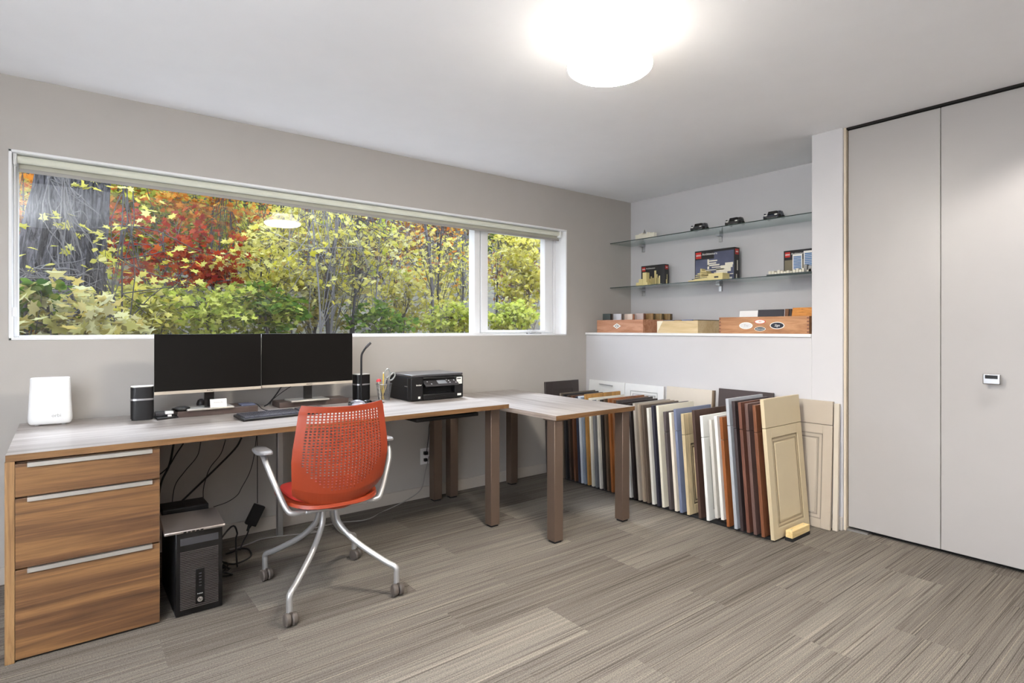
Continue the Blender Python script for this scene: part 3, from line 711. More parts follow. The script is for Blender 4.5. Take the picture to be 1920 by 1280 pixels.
def vv(u, v):
    k = (round(u, 6), round(v, 6))
    if k not in vid: vid[k] = len(b.v); b.v.append(back_pt(u, v))
    return vid[k]
us = [-1 + 2 * i / NU for i in range(NU + 1)]; vs_ = [j / NV for j in range(NV + 1)]
for i in range(NU):
    for j in range(NV):
        u0, u1, v0, v1 = us[i], us[i + 1], vs_[j], vs_[j + 1]; um, vm = (u0 + u1) / 2, (v0 + v1) / 2
        c4 = [vv(u0, v0), vv(u1, v0), vv(u1, v1), vv(u0, v1)]
        inside = abs(um) < .84 and vm < .945 and (vm > .56 or (um / .86) ** 2 + ((.56 - vm) / .37) ** 2 < 1)
        if not inside: b.f.append(tuple(c4)); b.m.append(0); continue
        f = .40 + .20 * min(1, max(0, (vm - .2) / .7)); g_ = f * .95
        du, dv = (u1 - u0) / 2 * (1 - (1 - f) * 1.0), (v1 - v0) / 2 * g_ * 1.15
        h4 = [vv(um - du, vm - dv), vv(um + du, vm - dv), vv(um + du, vm + dv), vv(um - du, vm + dv)]
        for k in range(4):
            b.f.append((c4[k], c4[(k + 1) % 4], h4[(k + 1) % 4], h4[k])); b.m.append(0)
bk = obj('backrest', b, M['orange'], ch)
sm = bk.modifiers.new('thick', 'SOLIDIFY'); sm.thickness = .0055; sm.offset = 0
# seat pan + cushion
def seat(z0, z1, inset, crown, front=.262):
    mb = MB(); n = 44; L = []
    def ringp(s, z):
        out = []
        for k in range(n):
            a = 2 * math.pi * k / n; c_, q = math.cos(a), math.sin(a); e = .62
            out.append(((.213 - inset) * s * math.copysign(abs(c_) ** e, c_), .035 + (front - .03 - inset) * s * math.copysign(abs(q) ** e, q), z))
        return out
    rings = [ringp(.90, z0), ringp(1.0, z0 + (z1 - z0) * .4), ringp(.985, z1), ringp(.9, z1 + crown * .6), ringp(.6, z1 + crown), ringp(.2, z1 + crown)]
    for rg in rings: mb.v += rg
    for j in range(len(rings) - 1):
        for k in range(n): mb.f.append((j * n + k, j * n + (k + 1) % n, (j + 1) * n + (k + 1) % n, (j + 1) * n + k)); mb.m.append(0)
    mb.f.append(tuple(range(n - 1, -1, -1))); mb.f.append(tuple((len(rings) - 1) * n + k for k in range(n))); mb.m += [0, 0]
    # waterfall front edge
    mb.v = [(x, y, z - .9 * max(0, y - .17) ** 2 * 4 + .02 * (abs(x) / .24) ** 3) for x, y, z in mb.v]
    return mb
obj('seat_pan', seat(.425, .450, 0, .002), M['orange'], ch, smooth=True)
obj('seat_cushion', seat(.451, .468, .022, .012, .25), M['redseat'], ch, smooth=True)
tm = mat('chair_silver', (176, 174, 172), .36, .6)
for sx in (-1, 1):
    pth = smooth_path([(sx * .120, -.115, .418), (sx * .185, -.130, .418), (sx * .215, -.115, .440), (sx * .250, -.060, .54), (sx * .272, -.010, .615), (sx * .276, .035, .645), (sx * .274, .10, .655)], 5)
    pth = [Vector((p_.x + (.030 if sx > 0 else 0) * min(1, max(0, (p_.z - .43) / .15)), p_.y, p_.z)) for p_ in pth]; ax = sx * .272 + (.030 if sx > 0 else 0)
    a_ = obj('arm', MB().tube(pth, .0125, 12), tm, ch, smooth=True)
    mb = MB(); n = 24
    prof = []
    for zz, s in ((.650, .86), (.656, 1.0), (.664, 1.0), (.670, .86)):
        for k in range(n):
            t_ = 2 * math.pi * k / n; c_, q = math.cos(t_), math.sin(t_)
            wx = .034 * (1 - .25 * (q > .5)); mb.v.append((ax + wx * s * math.copysign(abs(c_) ** .7, c_), .085 + .115 * s * math.copysign(abs(q) ** .7, q), zz + .010 * (q < 0) * abs(q)))
    for j in range(3):
        for k in range(n): mb.f.append((j * n + k, j * n + (k + 1) % n, (j + 1) * n + (k + 1) % n, (j + 1) * n + k)); mb.m.append(0)
    mb.f.append(tuple(range(n - 1, -1, -1))); mb.f.append(tuple(3 * n + k for k in range(n))); mb.m += [0, 0]
    obj('arm_pad', mb, mat('pad_grey', (140, 138, 138), .35), a_, smooth=True)
obj('under_frame', MB().box(-.14, .14, -.14, -.09, .405, .425).box(-.05, .05, -.12, .10, .395, .424), tm, ch, bevel=.008)
cpos = [(-.222, .265), (-.235, -.250), (.222, .262), (.238, -.250)]
for (cx_, cy_) in cpos:
    jx, jy = math.copysign(.030, cx_), math.copysign(.030, cy_) + .0
    P = smooth_path([(jx, jy, .42), (jx * 1.05, jy * 1.05, .35), (jx * 1.5, jy * 1.5, .300), (jx + (cx_ - jx) * .35, jy + (cy_ - jy) * .35, .225), (jx + (cx_ - jx) * .80, jy + (cy_ - jy) * .80, .150), (cx_ * .985, cy_ * .985, .125), (cx_, cy_, .09), (cx_, cy_, .052)], 4)
    lg = obj('leg', MB().tube(P, .0135, 12), tm, ch, smooth=True)
    a = random.uniform(-.5, .5) + R(25)
    Mc = Matrix.Translation((cx_, cy_, .0275)) @ Matrix.Rotation(a, 4, 'Z')
    b = MB()
    for s in (-1, 1):
        b.lathe([(0, -.011), (.022, -.011), (.0275, -.006), (.0275, .006), (.024, .011), (0, .011)], (s * .014, -.010, 0), 28, 'x', Mc)
    b.lathe([(0, 0), (.009, 0), (.009, .026), (0, .026)], (0, .0, .022), 14, 'z', Mc)
    b.box(-.005, .005, -.02, .008, .006, .030, Mc)
    obj('caster', b, M['caster'], lg, smooth=True)

# ------------------------------------------------------------------ cabinet door samples standing in a rack
SC = {}
def smat(c, woody=False):
    k = (c, woody)
    if k not in SC:
        if woody: SC[k] = wood('sample_wood_%d' % len(SC), tuple(int(x * .8) for x in c), c, tuple(min(255, int(x * 1.12)) for x in c), (10, 20, 1.2), streak=.4)
        else: SC[k] = mat('sample_paint_%d' % len(SC), c, .42, var=.03)
    return SC[k]
def sample(label, u_bot, ztop, c, woody=False, split=True, wd=.42, thick=.020, lean=4.6, xf=3.176, z0=.022, glaze=None, group=None, dz=0.0, inset=True):
    yb = yat(u_bot, xf)
    t = thing('cabinet_door_sample', label, 'cabinet door sample', (xf + wd / 2, yb, z0 + dz), rot=(R(-lean), 0, 0), group=group)
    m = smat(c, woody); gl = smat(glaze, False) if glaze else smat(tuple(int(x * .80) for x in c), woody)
    Ht = (ztop - z0 - dz) / math.cos(R(lean)); h = wd / 2
    zs_ = Ht * .79 if split else Ht
    def panel(za, zb, nm, pi):
        fr = .058
        b = MB()
        if inset and zb - za > .2:
            b.box(-h, h, .006, thick, za, zb)
            b.box(-h, -h + fr, 0, .006, za, zb).box(h - fr, h, 0, .006, za, zb).box(-h + fr, h - fr, 0, .006, za, za + fr).box(-h + fr, h - fr, 0, .006, zb - fr, zb)
        else: b.box(-h, h, 0, thick, za, zb)
        o = obj(nm, b, m, t, bevel=.0015)
        if inset and zb - za > .2:
            g = MB(); q = fr
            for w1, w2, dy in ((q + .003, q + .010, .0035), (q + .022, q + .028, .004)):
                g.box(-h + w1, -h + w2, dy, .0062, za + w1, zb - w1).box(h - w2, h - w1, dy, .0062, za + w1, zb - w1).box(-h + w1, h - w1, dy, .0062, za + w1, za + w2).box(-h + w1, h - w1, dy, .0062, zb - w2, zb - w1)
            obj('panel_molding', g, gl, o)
            r = q + .034
            obj('center_panel', MB().box(-h + r, h - r, .0015, .0065, za + r, zb - r), m, o, bevel=.003)
    if split:
        panel(0, zs_ - .0015, 'door', 0); panel(zs_ + .0015, Ht, 'drawer_front', 1)
    else: panel(0, Ht, 'door', 0)
    return t
T = [  # label, u bottom-left, z top, colour, wood?
 ('grey-brown cabinet door sample, farthest of the row, beside the table leg', 1058, .700, (98, 88, 76), 0),
 ('black cabinet door sample, second from the far end of the row', 1064, .695, (38, 37, 40), 0),
 ('dark espresso cabinet door sample, third from the far end of the row', 1072, .690, (58, 44, 36), 1),
 ('medium brown wooden cabinet door sample, fourth from the far end of the row', 1080, .690, (92, 60, 42), 1),
 ('navy cabinet door sample left of the icy white one', 1088, .690, (42, 48, 66), 0),
 ('icy white cabinet door sample between the navy and blue-grey ones', 1093, .695, (196, 204, 212), 0),
 ('blue-grey cabinet door sample left of the golden one', 1098.5, .690, (128, 140, 156), 0),
 ('golden oak cabinet door sample under the table top', 1105, .715, (168, 126, 70), 1),
 ('off-white cabinet door sample just right of the golden oak one', 1113, .690, (216, 212, 198), 0),
 ('mid grey cabinet door sample between two off-white ones', 1120, .680, (112, 114, 118), 0),
 ('weathered white cabinet door sample left of the near-black one', 1128, .690, (206, 202, 190), 1),
 ('near-black cabinet door sample behind the front table leg, left side', 1135, .690, (40, 36, 34), 0),
 ('dark umber cabinet door sample left of the bright red-brown one', 1142, .700, (78, 62, 48), 1),
 ('bright red-brown cherry cabinet door sample left of the table leg', 1150, .705, (134, 80, 40), 1),
 ('chestnut cabinet door sample mostly behind the table leg', 1158, .700, (120, 80, 50), 1),
 ('charcoal cabinet door sample behind the table leg', 1166, .700, (60, 56, 56), 0),
 ('black-brown cabinet door sample just behind the right edge of the table leg', 1175, .690, (40, 32, 30), 0),
 ('short silver-white cabinet door sample just right of the front table leg', 1184, .655, (212, 212, 208), 0),
 ('near-black cabinet door sample right of the short silver-white one', 1192, .690, (38, 32, 32), 0),
 ('grey-beige cabinet door sample, first of two side by side under the table corner', 1201, .695, (168, 160, 150), 0),
 ('light taupe cabinet door sample, second of two side by side', 1209.5, .692, (158, 144, 128), 0),
 ('dark taupe cabinet door sample left of the two-tone white one', 1217, .690, (88, 76, 66), 0),
 ('white cabinet door sample with a grey edge, left of the blue-black one', 1227, .675, (222, 220, 212), 0),
 ('blue-black cabinet door sample left of the wide cream one', 1236.5, .697, (44, 43, 54), 0),
 ('wide cream cabinet door sample with a bright front edge', 1246, .700, (226, 220, 202), 0),
 ('dark mocha cabinet door sample between the cream and the ivory ones', 1259, .665, (84, 76, 76), 0),
 ('ivory cabinet door sample left of the slate-blue one', 1270, .665, (232, 222, 206), 0),
 ('slate-blue cabinet door sample', 1279.5, .692, (116, 124, 148), 0),
 ('tan framed cabinet door sample showing its panel, right of the slate-blue one', 1293.5, .668, (200, 182, 146), 1),
 ('dark chocolate cabinet door sample with a wide bare top rail', 1315, .700, (74, 56, 48), 1),
 ('bright white cabinet door sample with two small hinge notches', 1330, .672, (236, 236, 232), 0),
 ('dove grey cabinet door sample between two white ones', 1346, .655, (206, 202, 194), 0),
 ('second bright white cabinet door sample, left of the orange-brown one', 1357, .683, (238, 236, 230), 0),
 ('orange-brown cabinet door sample left of the tall grey one', 1368, .680, (140, 84, 46), 1),
 ('tall silver-grey cabinet door sample standing above its neighbours', 1382.5, .797, (172, 176, 182), 0),
 ('espresso cabinet door sample right of the tall grey one', 1394, .786, (56, 46, 46), 0),
 ('reddish dark brown cabinet door sample with a drawer front', 1406, .783, (104, 68, 56), 1),
 ('purple-brown cabinet door sample, second from the nearest wooden one', 1419, .780, (98, 76, 70), 1),
 ('rust-brown wooden cabinet door sample directly behind the front cream one', 1434, .776, (112, 70, 48), 1),
]
for i, (lb, ub, zt_, c, wd_) in enumerate(T):
    short = i in (31, 32)
    far = i < 17
    sample(lb, ub, zt_, c, bool(wd_), split=(i in (27, 28, 33, 34, 35, 36, 37, 38, 30, 25)), wd=.40 if far else .405, thick=.019 if i not in (28,) else .021,
           group=None, glaze=(90, 78, 60) if i == 28 else None, dz=.03 if short else 0.0, lean=3.2 if far else 4.4)
sample('nearest cabinet door sample of the row, glazed cream with a raised panel', 1452.5, .812, (198, 182, 150), False, True, .428, .022, 4.8, 3.190, glaze=(150, 134, 108), z0=.014)
rk = thing('sample_rack', 'low dark wooden rack on the carpet holding the row of cabinet door samples', 'rack', (3.4, 2.5, 0))
obj('rail', MB().box(3.215, 3.25, 1.66, 3.40, 0, .018), M['rubber'], rk, world=True)
obj('rail', MB().box(3.53, 3.565, 1.66, 3.40, 0, .018), M['rubber'], rk, world=True)
b = thing('wood_stop_block', 'pale wooden stop block with two screws in front of the nearest cream sample', 'wood block', (3.40, 1.615, 0))
obj('base_pad', MB().box(3.285, 3.500, 1.590, 1.634, 0, .020), M['rubber'], b, world=True)
obj('block', MB().box(3.285, 3.495, 1.590, 1.630, .020, .060), wood('pine_block', (206, 176, 116), (226, 198, 140), (236, 212, 160), (3, 20, 20), streak=.2), b, bevel=.001, world=True)
obj('screw', MB().cyl((3.315, 1.61, .0598), .005, .0012, 12).cyl((3.465, 1.61, .0598), .005, .0012, 12), M['silver'], b, world=True)

# panels leaning on the half wall (local: face towards -x)
def wallpanel(label, ya, yb, ztop, c, woody=False, raised=False, drawer=None, edge_c=None, foot=.06, handle=False, lipped=False, drop=0):
    """stands at y ya..yb, foot distance from the wall, top touching it"""
    Hh = ztop / math.cos(math.atan2(foot, ztop)); lean = math.atan2(foot - .004, ztop); wd = ya - yb
    t = thing('leaning_board', label, 'cabinet panel', (XR - foot - .026, (ya + yb) / 2, .002), rot=(0, lean, 0))
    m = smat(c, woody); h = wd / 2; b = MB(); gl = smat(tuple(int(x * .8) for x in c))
    zt = Hh * drawer if drawer else Hh
    def face(za, zb, nm, rais):
        b = MB().box(.004, .020, -h, h, za, zb)
        if rais:
            fr = .055
            b.box(0, .004, -h, -h + fr, za, zb).box(0, .004, h - fr, h, za, zb).box(0, .004, -h + fr, h - fr, za, za + fr).box(0, .004, -h + fr, h - fr, zb - fr, zb)
        else: b.box(0, .004, -h, h, za, zb)
        o = obj(nm, b, m, t, bevel=.0015)
        if rais:
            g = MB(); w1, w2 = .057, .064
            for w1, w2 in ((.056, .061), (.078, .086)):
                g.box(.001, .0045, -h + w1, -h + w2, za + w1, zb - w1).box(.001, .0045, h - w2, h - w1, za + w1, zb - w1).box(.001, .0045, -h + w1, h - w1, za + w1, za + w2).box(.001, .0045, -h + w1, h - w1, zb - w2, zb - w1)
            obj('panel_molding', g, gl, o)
            if lipped: obj('center_panel', MB().box(-.001, .005, -h + .09, h - .09, za + .09, zb - .09), m, o, bevel=.003)
        return o
    d = face(0, zt - (.003 if drawer else 0), 'door', raised)
    if drawer: face(zt, Hh, 'drawer_front', False)
    if edge_c: obj('edge_strip', MB().box(-.002, .021, -h - .012, -h + .001, 0, Hh), smat(edge_c, True), t)
    if handle:
        obj('handle', MB().tube([(-.022, -.09, Hh - .036), (-.022, .06, Hh - .030)], .0042, 8).tube([(0, -.07, Hh - .035), (-.022, -.07, Hh - .035)], .003, 6).tube([(0, .045, Hh - .031), (-.022, .045, Hh - .031)], .003, 6), M['silver'], d, smooth=True)
    return t
wallpanel('white slab drawer panel with a thin silver handle, leaning in the far corner', 3.590, 3.185, .770, (232, 232, 230), handle=True)
wallpanel('white framed cabinet panel leaning on the half wall beside the white drawer panel', 3.175, 2.790, .768, (234, 234, 233), raised=True, lipped=True)
wallpanel('pale beige flat cabinet panel with a brown right edge leaning on the half wall', 2.760, 2.362, .775, (208, 198, 184), edge_c=(110, 92, 72))
wallpanel('dark brown flat cabinet panel leaning on the half wall above the samples', 2.312, 1.915, .795, (66, 56, 54), woody=False)
wallpanel('greige cabinet panel with drawer front leaning beside the closet jamb', 1.900, 1.540, .775, (178, 166, 150), raised=True, drawer=.815, foot=.048, lipped=True)
wallpanel('narrow cream filler board leaning behind the greige panel', 1.534, 1.506, .765, (200, 190, 174), foot=.03)
# dark frame on the window wall
t = thing('leaning_board', 'dark espresso framed cabinet panel leaning on the window wall behind the table', 'cabinet panel', (3.41, W - .055, 0), rot=(R(-2.6), 0, 0))
m = smat((56, 48, 46), False)
obj('door', MB().box(-.195, .195, .006, .02, 0, .772).box(-.195, -.115, 0, .006, 0, .772).box(.115, .195, 0, .006, 0, .772).box(-.115, .115, 0, .006, .702, .772).box(-.115, .115, 0, .006, 0, .07), m, t, bevel=.0015)

# ------------------------------------------------------------------ glass shelves in the niche
def shelf(z, label):
    s = thing('glass_shelf', label, 'glass shelf', (4.18, 2.67, z))
    obj('glass_plate', MB().box(4.034, XN - .004, 1.684, 3.656, z - .007, z), M['shelfglass'], s, world=True)
    obj('front_edge', MB().box(4.032, 4.0342, 1.684, 3.656, z - .0068, z - .0002), M['shelfedge'], s, world=True)
    for y in (3.498, 2.690, 1.85):
        obj('bracket', MB().box(XN - .055, XN - .001, y - .018, y + .018, z - .028, z - .0075).box(XN - .020, XN - .001, y - .014, y + .012, z - .075, z - .028).box(XN - .020, XN - .001, y - .014, y + .012, z + .001, z + .022), M['silver'], s, world=True, bevel=.002)
    return s
S1, S2 = 2.020, 1.606
shelf(S1, 'upper glass shelf carrying three small model cars')
shelf(S2, 'lower glass shelf carrying three building-brick boxes')
def car(y, c, label, L=.095, wd=.104, kind=0):
    t = thing('toy_car', label, 'toy car', (4.10, y, S1 + .0005))
    hb = wd / 2; m = mat('car_paint_' + str(kind), c, .3, .4, coat=.5)
    # front of the car faces the room (-x)
    side = [(-L / 2, .012), (-L / 2, .028), (-L / 2 + .02, .036), (-.02, .040), (.005, .062), (.045, .062), (L / 2 - .005, .042), (L / 2, .014)]
    b = MB(); n = len(side)
    for yy, sc_ in ((-hb, .0), (-hb * .8, 1), (hb * .8, 1), (hb, .0)):
        for (x, z) in side: b.v.append((x * (1 if sc_ else .94), yy, z if z < .04 or sc_ else .04))
    for k in range(3):
        for i in range(n): b.f.append((k * n + i, k * n + (i + 1) % n, (k + 1) * n + (i + 1) % n, (k + 1) * n + i)); b.m.append(0)
    b.f.append(tuple(range(n))); b.f.append(tuple(3 * n + i for i in range(n - 1, -1, -1))); b.m += [0, 0]
    obj('body', b, m, t, bevel=.002)
    obj('windshield', MB().prism([(-hb * .72, .041), (hb * .72, .041), (hb * .6, .059), (-hb * .6, .059)], -.021, -.006, 'x'), M['blackg'], t)
    g = MB()
    for s in (-1, 1): g.box(-L / 2 - .002, -L / 2 + .004, s * hb * .72 - .009, s * hb * .72 + .009, .024, .033)
    obj('headlight', g, M['lwhite'], t)
    obj('front_bumper', MB().box(-L / 2 - .003, -L / 2 + .002, -hb * .8, hb * .8, .010, .020), M['darkgrey'], t, bevel=.001)
    for sx in (-1, 1):
        for sy in (-1, 1): obj('wheel', MB().cyl((sx * L * .30, sy * hb - .007, .015), .015, .014, 18, 'y'), M['rubber'], t, smooth=True)
    g = MB()
    for s in (-1, 1): g.box(-.03, -.018, s * (hb + .004) - .005, s * (hb + .004) + .005, .038, .046)
    obj('mirror', g, m, t)
car(2.742, (70, 72, 78), 'dark grey toy car with roof frame, leftmost on the upper glass shelf', kind=0)
car(2.430, (44, 46, 44), 'black-green toy car, middle one on the upper glass shelf', kind=1)
car(2.120, (38, 44, 62), 'dark navy toy car, rightmost on the upper glass shelf', kind=2)
# cream miniature city block
t = thing('brick_model', 'cream miniature building model with a tiny grey spire on the upper glass shelf', 'building model', (4.11, 3.30, S1))
b = MB(); random.seed(3)
for k in range(10): b.box(-.02, .02, -.105 + k * .021, -.085 + k * .021, 0, .046 + random.choice((0, .004, .010, .014)))
obj('blocks', b, M['cream'], t, bevel=.001)
obj('spire', MB().lathe([(0, .095), (.017, .060), (0, .060)], (0, .015, 0), 4), M['greym'], t)
b = MB(); 
def carton(label, y0, y1, x, hgt, dep, art):
    """box seen from the room: front face to -x, y0 is its left end (large y)"""
    t = thing('toy_box', label, 'box', (x + dep / 2, (y0 + y1) / 2, S2 + .0006), group=None)
    wd = y0 - y1; h = wd / 2
    body = obj('carton', MB().box(-dep / 2, dep / 2, -h, h, 0, hgt), M['lblack'], t, bevel=.0008)
    xf = -dep / 2 - .0006
    q = min(.052, hgt * .2)
    b = MB().box(xf, xf + .0006, h - .010 - q, h - .010, hgt - .012 - q, hgt - .012)
    obj('red_label', b, M['lred'], body)
    text('logo', 'LEGO', q * .36, (xf - .0004, h - .010 - q / 2, hgt - .012 - q / 2), LEFTW, M['lwhite'], body, world=False, bold=.0006)
    text('lettering', 'Architecture', q * .52, (xf - .0004, h - .018 - q, hgt - .012 - q * .40), LEFTW, M['lwhite'], body, world=False, align='LEFT')
    b = MB()
    b.box(-dep * .33, dep * .33, -h - .0006, -h, hgt - .012 - q * .85, hgt - .012)
    obj('red_label', b, M['lred'], body)
    text('logo', 'LEGO', q * .26, (0, -h - .0009, hgt - .012 - q * .42), FRONT, M['lwhite'], body, world=False, bold=.0004)
    art(body, xf, h, hgt, dep)
    return t
def art_skyline(p, xf, h, hgt, dep):
    b = MB()
    for y, w_, z in ((.03, .016, .055), (.015, .014, .075), (-.005, .018, .060), (-.03, .020, .125), (-.055, .016, .060), (-.075, .014, .075), (.045, .012, .045), (-.045, .02, .09)):
        b.box(xf - .0006, xf, y - w_ / 2, y + w_ / 2, .014, .014 + z)
    obj('picture', b, M['tan'], p)
    obj('picture', MB().box(xf - .0008, xf, -.10, .06, .008, .018), M['greym'], p)
    obj('picture', MB().box(-dep * .15, -dep * .02, -h - .0008, -h, .01, .055).box(dep * .03, dep * .14, -h - .0008, -h, .01, .10), M['tan'], p)
def art_house(p, xf, h, hgt, dep):
    obj('picture', MB().box(xf - .0003, xf, -h + .004, h - .008, .006, hgt - .075).box(xf - .0003, xf, -h + .004, 0, hgt - .075, hgt - .02), M['lblue'], p)
    b = MB()
    for y0, y1, z0, z1 in ((.05, -.03, .165, .175), (.045, -.02, .145, .155), (.06, -.05, .128, .140), (.02, -.06, .112, .120), (.08, -.09, .092, .100), (-.02, -.15, .075, .105), (-.06, -.165, .105, .125), (.06, .045, .105, .185), (-.1, -.17, .125, .145), (.0, -.12, .055, .075), (.03, -.17, .05, .056)):
        b.box(xf - .0008, xf - .0003, y1, y0, z0, z1)
    obj('picture', b, M['cream'], p)
    obj('picture', MB().box(xf - .0008, xf - .0003, -h + .02, -h + .06, .012, .028), M['lwhite'], p)
    obj('picture', MB().box(-dep * .18, -dep * .02, -h - .0008, -h, .015, .05).box(dep * .0, dep * .16, -h - .0008, -h, .08, .16), M['cream'], p)
def art_towers(p, xf, h, hgt, dep):
    obj('picture', MB().box(xf - .0003, xf, -h + .004, h - .008, .006, hgt - .070), mat('printed_olive', (112, 104, 84), .45, var=.2), p)
    b = MB().box(xf - .0006, xf - .0003, h - .135, h - .065, .006, .155).box(xf - .0006, xf - .0003, h - .235, h - .145, .006, .172)
    obj('picture', b, M['lwhite'], p)
    b = MB()
    for k in range(11): b.box(xf - .0009, xf - .0006, h - .128, h - .072, .022 + k * .011, .030 + k * .011).box(xf - .0009, xf - .0006, h - .228, h - .152, .022 + k * .0125, .031 + k * .0125)
    obj('picture', b, M['lglass'], p)
carton('small black building-brick box with a skyline picture, leftmost on the lower shelf', 3.425, 3.165, 4.20, .190, .060, art_skyline)
carton('large black building-brick box with a stacked terrace building picture, middle of the lower shelf', 2.842, 2.482, 4.18, .262, .075, art_house)
carton('black building-brick box with two blue glass towers pictured, rightmost on the lower shelf', 2.088, 1.72, 4.18, .186, .060, art_towers)
t = thing('brick_model', 'tan three-step brick tower model in front of the skyline box', 'building model', (4.12, 3.33, S2 + .0006))
obj('blocks', MB().box(-.022, .022, -.045, -.003, 0, .118).box(-.022, .022, 0, .040, 0, .062).box(-.018, .018, .040, .075, 0, .032).box(-.024, .020, -.060, -.045, 0, .03), M['tan'], t, bevel=.001)
t = thing('brick_model', 'cream and tan terraced brick model in front of the large box', 'building model', (4.09, 2.655, S2 + .0006))
b = MB().box(-.05, .05, -.155, -.030, 0, .052).box(-.05, .05, -.030, .04, 0, .036).box(-.05, .05, .04, .10, 0, .022).box(-.05, .05, .10, .155, 0, .010)
b.box(-.045, .04, -.02, .09, .044, .050).box(-.04, .04, -.01, .075, .056, .064).box(-.03, .04, .00, .06, .070, .078).box(-.03, .03, .045, .055, .03, .100).box(-.035, .03, .02, .10, .030, .036)
obj('terraces', b, M['tan'], t, bevel=.001)
b = MB()
for k in range(12): b.box(-.0515, -.045, -.02 + k * .012, -.013 + k * .012, .024 - k * .001, .030 - k * .001)
b.box(-.052, -.048, -.12, -.085, .015, .028)
obj('windows', b, M['darkgrey'], t)
t = thing('brick_model', 'long low white brick model on a dark base in front of the rightmost box', 'building model', (4.075, 1.95, S2 + .0006))
obj('base_plate', MB().box(-.035, .035, -.20, .195, 0, .009), mat('plate_teal', (52, 62, 62), .4), t)
b = MB(); random.seed(5)
for k in range(17): b.box(-.03, .025, .165 - k * .022, .183 - k * .022, .009, .022 + random.choice((0, .006, .010, .014)))
obj('blocks', b, M['cream'], t, bevel=.0008)
obj('blocks', MB().box(-.03, .02, -.16, -.10, .009, .050).box(-.03, .01, -.09, -.07, .009, .06), M['greym'], t, bevel=.001)

# ------------------------------------------------------------------ sample boxes on the ledge
LZ = 1.188
def tray(label, y0, y1, x0, x1, hgt, m, tk=.010):
    t = thing('wooden_box', label, 'box', ((x0 + x1) / 2, (y0 + y1) / 2, LZ))
    b = MB().box(x0, x0 + tk, y1, y0, LZ, LZ + hgt).box(x1 - tk, x1, y1, y0, LZ, LZ + hgt).box(x0 + tk, x1 - tk, y1, y1 + tk, LZ, LZ + hgt).box(x0 + tk, x1 - tk, y0 - tk, y0, LZ, LZ + hgt).box(x0 + tk, x1 - tk, y1 + tk, y0 - tk, LZ, LZ + .008)
    obj('box_body', b, m, t, bevel=.001, world=True)
    return t
A1 = tray('cherry-coloured open wooden box of finish chips at the left end of the ledge', 3.565, 3.048, 3.76, 4.18, .110, M['cherry'])
b = MB().prism([(3.375, 1.245), (3.330, 1.268), (3.285, 1.245), (3.330, 1.222)], 3.7585, 3.76, 'x'); em = obj('emblem', b, M['lwhite'], A1, world=True)
obj('emblem_ring', MB().prism([(3.355, 1.245), (3.330, 1.258), (3.305, 1.245), (3.330, 1.232)], 3.7578, 3.7585, 'x'), M['darkgrey'], em, world=True)
obj('emblem_center', MB().prism([(3.345, 1.245), (3.330, 1.252), (3.315, 1.245), (3.330, 1.238)], 3.7570, 3.7578, 'x'), M['lwhite'], em, world=True)
# chips standing in the box
cc = [('dark green-grey', (62, 70, 68)), ('pale grey', (204, 204, 208)), ('pinkish cream', (222, 202, 186)), ('rose-grey', (196, 180, 174)), ('brown oak', (150, 118, 78)), ('olive oak', (146, 122, 84)), ('dark olive oak', (140, 116, 78))]
uc = [1137, 1157, 1178, 1198, 1217, 1233, 1249]
for i, (nm, c) in enumerate(cc):
    x = 3.80 + .052 * i; wdt = .088 if i < 4 else .078
    t = thing('finish_chip', '%s finish chip standing in the cherry box, number %s from the left' % (nm, ['one', 'two', 'three', 'four', 'five', 'six', 'seven'][i]), 'finish chip', (x, yat(uc[i], x), LZ + .0085), group='finish chips in the cherry box')
    hc_ = .158 - .0015 * i + (.006 if i > 2 else 0)
    obj('chip', MB().box(0, .010, -wdt / 2, wdt / 2, 0, hc_), smat(c, i > 3), t, bevel=.001)
    obj('backing_chip', MB().box(.012, .022, -wdt / 2 - .010, wdt / 2 - .010, 0, hc_ - .002), smat(((60, 44, 36), (96, 80, 70), (150, 92, 62), (120, 78, 56), (90, 74, 50), (84, 70, 46), (80, 66, 44))[i], True), t)
B1 = tray('pale maple open wooden box in the middle of the ledge', 2.905, 2.530, 3.76, 4.16, .096, M['maple'])
obj('painted_corner', MB().prism([(2.905, LZ + .002), (2.905, LZ + .095), (2.848, LZ + .095)], 3.7588, 3.76, 'x'), mat('corner_white', (232, 222, 200), .5), B1, world=True)
for i, (nm, c, y0, y1) in enumerate((('slate', (96, 100, 116), 2.87, 2.77), ('brown', (120, 92, 66), 2.765, 2.70), ('bright blue', (74, 100, 170), 2.695, 2.60), ('dark mixed', (84, 70, 60), 2.59, 2.55))):
    t = thing('finish_chip', '%s sample chip lying in the pale maple box' % nm, 'finish chip', (3.95, (y0 + y1) / 2, LZ + .090))
    obj('chip', MB().box(-.16, .16, -(y0 - y1) / 2, (y0 - y1) / 2, 0, .012), smat(c), t, bevel=.002)
C1 = tray('walnut open wooden box with four oval labels at the right end of the ledge', 2.356, 1.716, 3.765, 4.20, .116, M['boxwal'], .012)
b = MB()
for k in range(5): b.box(3.7642, 3.766, 1.716, 1.730, LZ + .006 + k * .023, LZ + .017 + k * .023).box(3.7642, 3.766, 2.342, 2.356, LZ + .006 + k * .023, LZ + .017 + k * .023)
obj('finger_joint', b, mat('end_grain', (120, 78, 60), .6), C1, world=True)
